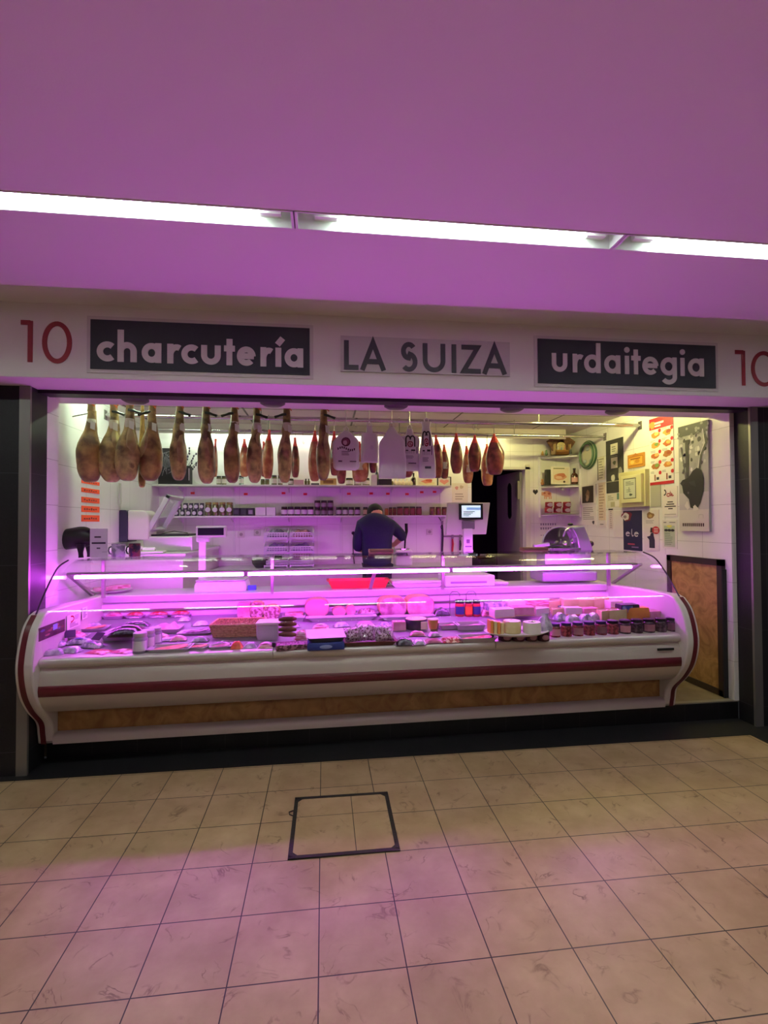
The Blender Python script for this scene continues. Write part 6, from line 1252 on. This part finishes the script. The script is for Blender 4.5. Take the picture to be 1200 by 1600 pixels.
RW('photo_frame', 'white framed dark photo on the right wall under the hose wreath', 'picture', 908, 932, 757.5, 787.5, '#e3dfd6', lambda f: f.rect(.13, .06, .87, .93, '#33251f').blob(.5, .5, .14, .25, '#8a6a4a', 2, seed=3).blob(.48, .3, .1, .18, '#b59a7a', 3, seed=5), .012)
RW('letter', 'white typed letter under the framed dark photo', 'notice', 909, 932.5, 789, 820, '#e6e2dc', lambda f: f.lines(.12, .85, .25, .9, 7, '#9a948e', seed=2).blob(.8, .12, .08, .1, '#4a444a', 2, seed=1))
RW('paper_strip', 'long pinkish paper strip hanging left of the fuse box', 'notice', 935.5, 946.5, 754, 813, '#dccab4', lambda f: f.lines(.1, .9, .05, .95, 12, '#b59a86', seed=4), grp='paper strips on the right wall')
RW('paper_strip', 'small white slip below the long pinkish strip', 'notice', 937, 948, 814, 824, '#e2dcd6', lambda f: f.rect(.1, .4, .6, .55, '#8a8480'), grp='paper strips on the right wall')
RW('paper_strip', 'narrow list with a black clip, left of the dark blue poster', 'notice', 951.5, 958.5, 795, 827, '#d6ccc8', lambda f: f.lines(.3, .8, .05, .9, 9, '#a89a9a', seed=6).rect(0, .94, 1, 1, '#1a181c', 2), grp='paper strips on the right wall')
RW('notice', 'pale card with a green square under the dark tall poster', 'notice', 948.5, 970, 771, 793, '#dcd9c4', lambda f: f.rect(.75, .55, .95, 1, '#6a8a7a').rect(.3, .05, .6, .4, '#b9b48e', 2).rect(.62, .05, .95, .45, '#eae6d8', 3).lines(.1, .5, .5, .9, 3, '#a8a48e', seed=2))
RW('paper_sheet', 'blank white sheet left of the dark blue poster', 'notice', 959.5, 974, 798, 840, '#ddd6d4', lambda f: f.rect(.02, .0, .98, .01, '#b9b2b4'))
RW('cheese_sign', 'yellow cheese shaped sign on the right wall', 'sign', 982.5, 1008, 709, 730, '#c98a34', lambda f: f.poly([(.04, .1), (.96, .1), (.97, .8), (.7, .86), (.5, 1.06), (.3, .86), (.03, .8)], '#b5742a').rect(.08, .2, .92, .75, '#e0a93c', 2).ell(.3, .4, .12, .14, '#f0c868', 3).ell(.62, .45, .14, .16, '#c98a2a', 3).rect(.2, .6, .8, .68, '#8a4a1c', 4), .015)
fx = RW('fuse_box', 'cream fuse box cabinet on the right wall', 'fuse box', 973.5, 1015, 736, 792, '#d9d4a0', lambda f: f.rect(.04, .03, .96, .97, '#cfc994'), .05)
a = onX(980, 762, WR-.05); f = Flat('-X'); Yc = [onX(x, 760, WR-.05).y for x in (974.5, 1006)]; Zc = [onX(990, y, WR-.05).z for y in (785, 742)]
f.base(Yc[0]-Yc[1], Zc[1]-Zc[0], .03, '#dfdaa8'); f.rect(.12, .14, .76, .88, '#4a4c3c').rect(.15, .165, .73, .855, '#cdd2bc', 2).lines(.25, .66, .62, .78, 3, '#7a8070', 3, seed=2).rect(.4, .4, .44, .56, '#8a9080', 3).blob(.5, .28, .08, .05, '#4a5a4a', 3, seed=2).lines(.28, .62, .36, .5, 2, '#9aa090', 3, seed=7)
o = f.build('framed_certificate'); o.location = (WR-.052, (Yc[0]+Yc[1])/2, Zc[0]); tag(o, 'framed certificate on a cream board hung on the fuse box', 'certificate')
RW('grey_card', 'plain grey green card right of the fuse box', 'card', 1017, 1033, 757, 792, '#a8a898', lambda f: f.rect(.04, .02, .96, .98, '#b0b0a0'))
def d_ele(f):
    f.blob(.2, .86, .32, .13, '#7a1c34', 1, seed=1); f.blob(.14, .86, .22, .10, '#ded8d6', 2, seed=3); f.blob(.12, .85, .1, .05, '#8a7a80', 3, seed=4)
    for u in (.26, .72): f.stroke([(u-.10, .415), (u+.08, .43)] + [(u+.10*cos(radians(q)), .41+.048*sin(radians(q))) for q in range(20, 325, 25)], .011, '#d6d0da', 3)
    f.stroke([(.48, .54), (.47, .42), (.51, .36), (.57, .38)], .011, '#d6d0da', 3)
    f.rect(.25, .14, .62, .175, '#a83a5a', 2).rect(.45, .07, .82, .10, '#8a6a9a', 2)
RW('jam_poster', 'dark blue poster with pale curly letters on the right wall', 'poster', 974.5, 1003.5, 798, 860, '#1c1644', d_ele)
def d_bot(f):
    f.blob(.45, .86, .25, .09, '#8a6a3e', 1, seed=2).blob(.45, .85, .13, .04, '#b59a5e', 2, seed=3).lines(.15, .85, .66, .75, 3, '#a09a9c', seed=4)
    f.poly([(.36, .06), (.72, .06), (.72, .26), (.66, .36), (.64, .44), (.46, .42), (.42, .36), (.2, .33), (.36, .26)], '#241a3c', 2).poly([(.42, .44), (.62, .44), (.6, .56), (.46, .56)], '#2a2026', 2); f.ell(.80, .50, .24, .095, '#b5202e', 3)
    for v in (.53, .49, .45): f.rect(.68, v, .95, v+.018, '#e6c8cc', 4)
RW('drink_poster', 'white poster with a dark bottle shape and red disc', 'poster', 1006.5, 1030.5, 796.5, 860, '#dcd4d2', d_bot)
def d_el(f):
    f.stroke([(.12, .72)] + arc(.12, .82, .14, .09, -80, 80, 8), .014, '#2a262a', 2); f.stroke([(.42, .76)] + arc(.42, .73, .1, .05, 60, 330, 8) + [(.55, .84), (.56, .7), (.68, .74), (.62, .78), (.66, .69), (.78, .7)], .010, '#a83038', 2)
    for k, (u0, u1) in enumerate([(.35, .72), (.28, .8), (.16, .9), (.4, .7)]): f.rect(u0, .47-.075*k, u1, .505-.075*k, '#3c3436', 2)
    f.rect(.15, .06, .9, .09, '#c4bcb8', 2)
RW('notice', 'white framed notice with a red script mark left of the black pig poster', 'notice', 1035.5, 1059, 760.5, 807, '#eae4de', d_el)
RW('leaflet', 'green and white leaflet below the red script notice', 'notice', 1035.5, 1058.5, 812.5, 857, '#dcd8d2', lambda f: f.rect(.12, .06, .86, .8, '#b5bfa8').blob(.5, .78, .2, .05, '#d9cf6a', 2, seed=1).lines(.18, .8, .12, .56, 7, '#8a9a80', 2, seed=3).ell(.28, .64, .13, .045, '#2c2430', 3).ell(.5, .64, .13, .045, '#2c2430', 3).ell(.72, .64, .13, .045, '#2c2430', 3).rect(.1, .9, .3, .93, '#6a646c', 2).rect(.5, .9, .9, .93, '#8a848c', 2))
# marble panel door folded against the right wall
Ya, Yb = onX(1045, 960, WR-.03).y, onX(1131, 960, WR-.03).y; z1 = onX(1090, 871, WR-.03).z
t = thing('counter_gate', 'brown marbled counter gate in a dark frame against the right wall', 'gate', (WR-.005, (Ya+Yb)/2, .158)); hw = (Ya-Yb)/2; H = z1-.158; b = .055
gf = mat('gate_frame', '#3a2c26', .45, .3)
MB().box(-.028, -.008, -hw+b*.8, hw-b*.8, b*.8, H-b*.8).build('marble_panel', mat('gate_marble', '#94703f', .35, col2='#b8925a', scale=5, detail=12, thr=(.38, .6), dist=2.6, col3='#a07c4a'), t, smooth=0)
MB().box(-.04, 0, -hw, -hw+b, 0, H).box(-.04, 0, hw-b, hw, 0, H).box(-.04, 0, -hw, hw, 0, b).box(-.04, 0, -hw, hw, H-b, H).build('frame', gf, t, smooth=0)
MB().box(-.045, -.0, -hw-.012, -hw, 0, H*.93).build('edge_post', M['rubber'], t, smooth=0)
# ------------------------------------------------------------------ the worker, back to the viewer, bent over the back worktop
PX, PY, PZ0 = onY(589, 830, 5.76).x, 5.76, .158
person = thing('person', 'person in a dark navy jumper seen from behind, head bowed, working at the back worktop', 'person', (PX, PY, PZ0))
skinm = mat('skin', '#c98f78', .5); navy = mat('navy_jumper', '#16143a', .85, bump=.3, scale=90); trous = mat('dark_trousers', '#1a1a22', .85); hair = mat('dark_hair', '#0c0909', .8, bump=.5, scale=120); shoe = mat('black_shoe', '#121212', .5)
def skin(name, V, E, R, m, sub=2, parent=person):
    me = bpy.data.meshes.new(name); me.from_pydata(V, E, []); me.update(); me.materials.append(m)
    o = bpy.data.objects.new(name, me); C.objects.link(o); o.parent = parent
    k = o.modifiers.new('skin', 'SKIN'); k.use_smooth_shade = True
    for i, r in enumerate(R): me.skin_vertices[0].data[i].radius = r if isinstance(r, tuple) else (r, r)
    me.skin_vertices[0].data[0].use_root = True
    s = o.modifiers.new('sub', 'SUBSURF'); s.levels = s.render_levels = sub
    return o
# joints (x right, y away, z up)
V = [(0,0,.98),(0,.01,1.14),(0,.04,1.30),(0,.07,1.44),(0,.10,1.545),(0,.16,1.62),(0,.205,1.66),     # spine, neck, head
     (-.09,0,.93),(-.11,.03,.50),(-.12,0,.09),(-.12,.12,.045),                                             # left leg
     (.09,0,.93),(.11,.03,.50),(.12,0,.09),(.12,.12,.045),
     (-.18,.075,1.475),(-.225,.06,1.22),(-.10,.30,1.16),(-.07,.36,1.165),                                  # left arm
     (.18,.075,1.475),(.335,.19,1.345),(.255,.40,1.235),(.225,.455,1.235)]
E = [(0,1),(1,2),(2,3),(3,4),(4,5),(5,6),(0,7),(7,8),(8,9),(9,10),(0,11),(11,12),(12,13),(13,14),(3,15),(15,16),(16,17),(17,18),(3,19),(19,20),(20,21),(21,22)]
R = [(.16,.12),(.15,.11),(.165,.115),(.15,.10),(.062,.062),(.08,.085),(.085,.09),(.085,.09),(.055,.055),(.04,.04),(.035,.03),(.085,.09),(.055,.055),(.04,.04),(.035,.03),(.062,.06),(.045,.045),(.03,.028),(.036,.022),(.062,.06),(.045,.045),(.03,.028),(.036,.022)]
# fingers and thumbs
def hand(w, h, side):
    w, h = Vector(w), Vector(h); d = (h-w).normalized(); a = d.cross(Vector((0, 0, 1))).normalized()*side
    for k, L in enumerate((.062, .074, .07, .055)):
        b0 = len(V); o = a*(.027-.018*k)
        base = h + o + d*.01
        V.extend([tuple(base), tuple(base+d*L*.5+Vector((0, 0, -.004))), tuple(base+d*L*.85+Vector((0, 0, -.026)))]); E.extend([((18 if side < 0 else 22), b0), (b0, b0+1), (b0+1, b0+2)]); R.extend([.009, .0085, .0075])
    b0 = len(V); V.extend([tuple(w+d*.02+a*.035), tuple(w+d*.05+a*.055+Vector((0, 0, -.012)))]); E.extend([((18 if side < 0 else 22), b0), (b0, b0+1)]); R.extend([.0105, .009])
hand(V[17], V[18], -1); hand(V[21], V[22], 1)
body = skin('body', V, E, R, skinm, 2)
# head details: ears and nose grow from the bowed head
hd = Vector((0, .215, 1.645))
er = MB()
for s in (-1, 1): er.ball((s*.085, .20, 1.625), (.012, .022, .032), 10, 6)
er.build('ear', skinm, person)
MB().ball((0, .315, 1.60), (.016, .02, .024), 10, 6).build('nose', skinm, person)
MB().grid(lambda u, v: (.099*cos(2*pi*u)*sin(pi*(.001+0.85*v)), .195+.112*sin(2*pi*u)*sin(pi*(.001+0.85*v)), 1.640+.100*cos(pi*(.001+0.85*v))), 24, 14).xf(Matrix.Translation((0, .2, 1.64)) @ Matrix.Rotation(radians(62), 4, 'X') @ Matrix.Translation((0, -.2, -1.64))).build('hair', hair, person)
JV = [V[0], V[1], V[2], V[3], V[4], V[15], V[16], tuple(Vector(V[16])*.75+Vector(V[17])*.25), V[19], V[20], tuple(Vector(V[20])*.72+Vector(V[21])*.28)]
skin('jumper', [(0,0,.93)]+JV[1:4]+[(0,.135,1.632)]+JV[5:], [(0,1),(1,2),(2,3),(3,4),(3,5),(5,6),(6,7),(3,8),(8,9),(9,10)], [(.185,.145),(.185,.145),(.20,.15),(.18,.13),(.084,.078),(.085,.085),(.066,.066),(.05,.05),(.085,.085),(.066,.066),(.05,.05)], navy)
skin('trousers', [(0,0,.95),V[7],V[8],V[9],V[11],V[12],V[13]], [(0,1),(1,2),(2,3),(0,4),(4,5),(5,6)], [(.165,.125),.10,.07,.062,.10,.07,.062], trous)
for s in (-1, 1): MB().rings([rrect(.10, .28, 0, .5), rrect(.105, .285, .03, .5), rrect(.09, .2, .085, .5)]).sh(s*.12, .06, 0).build('shoe', shoe, person)
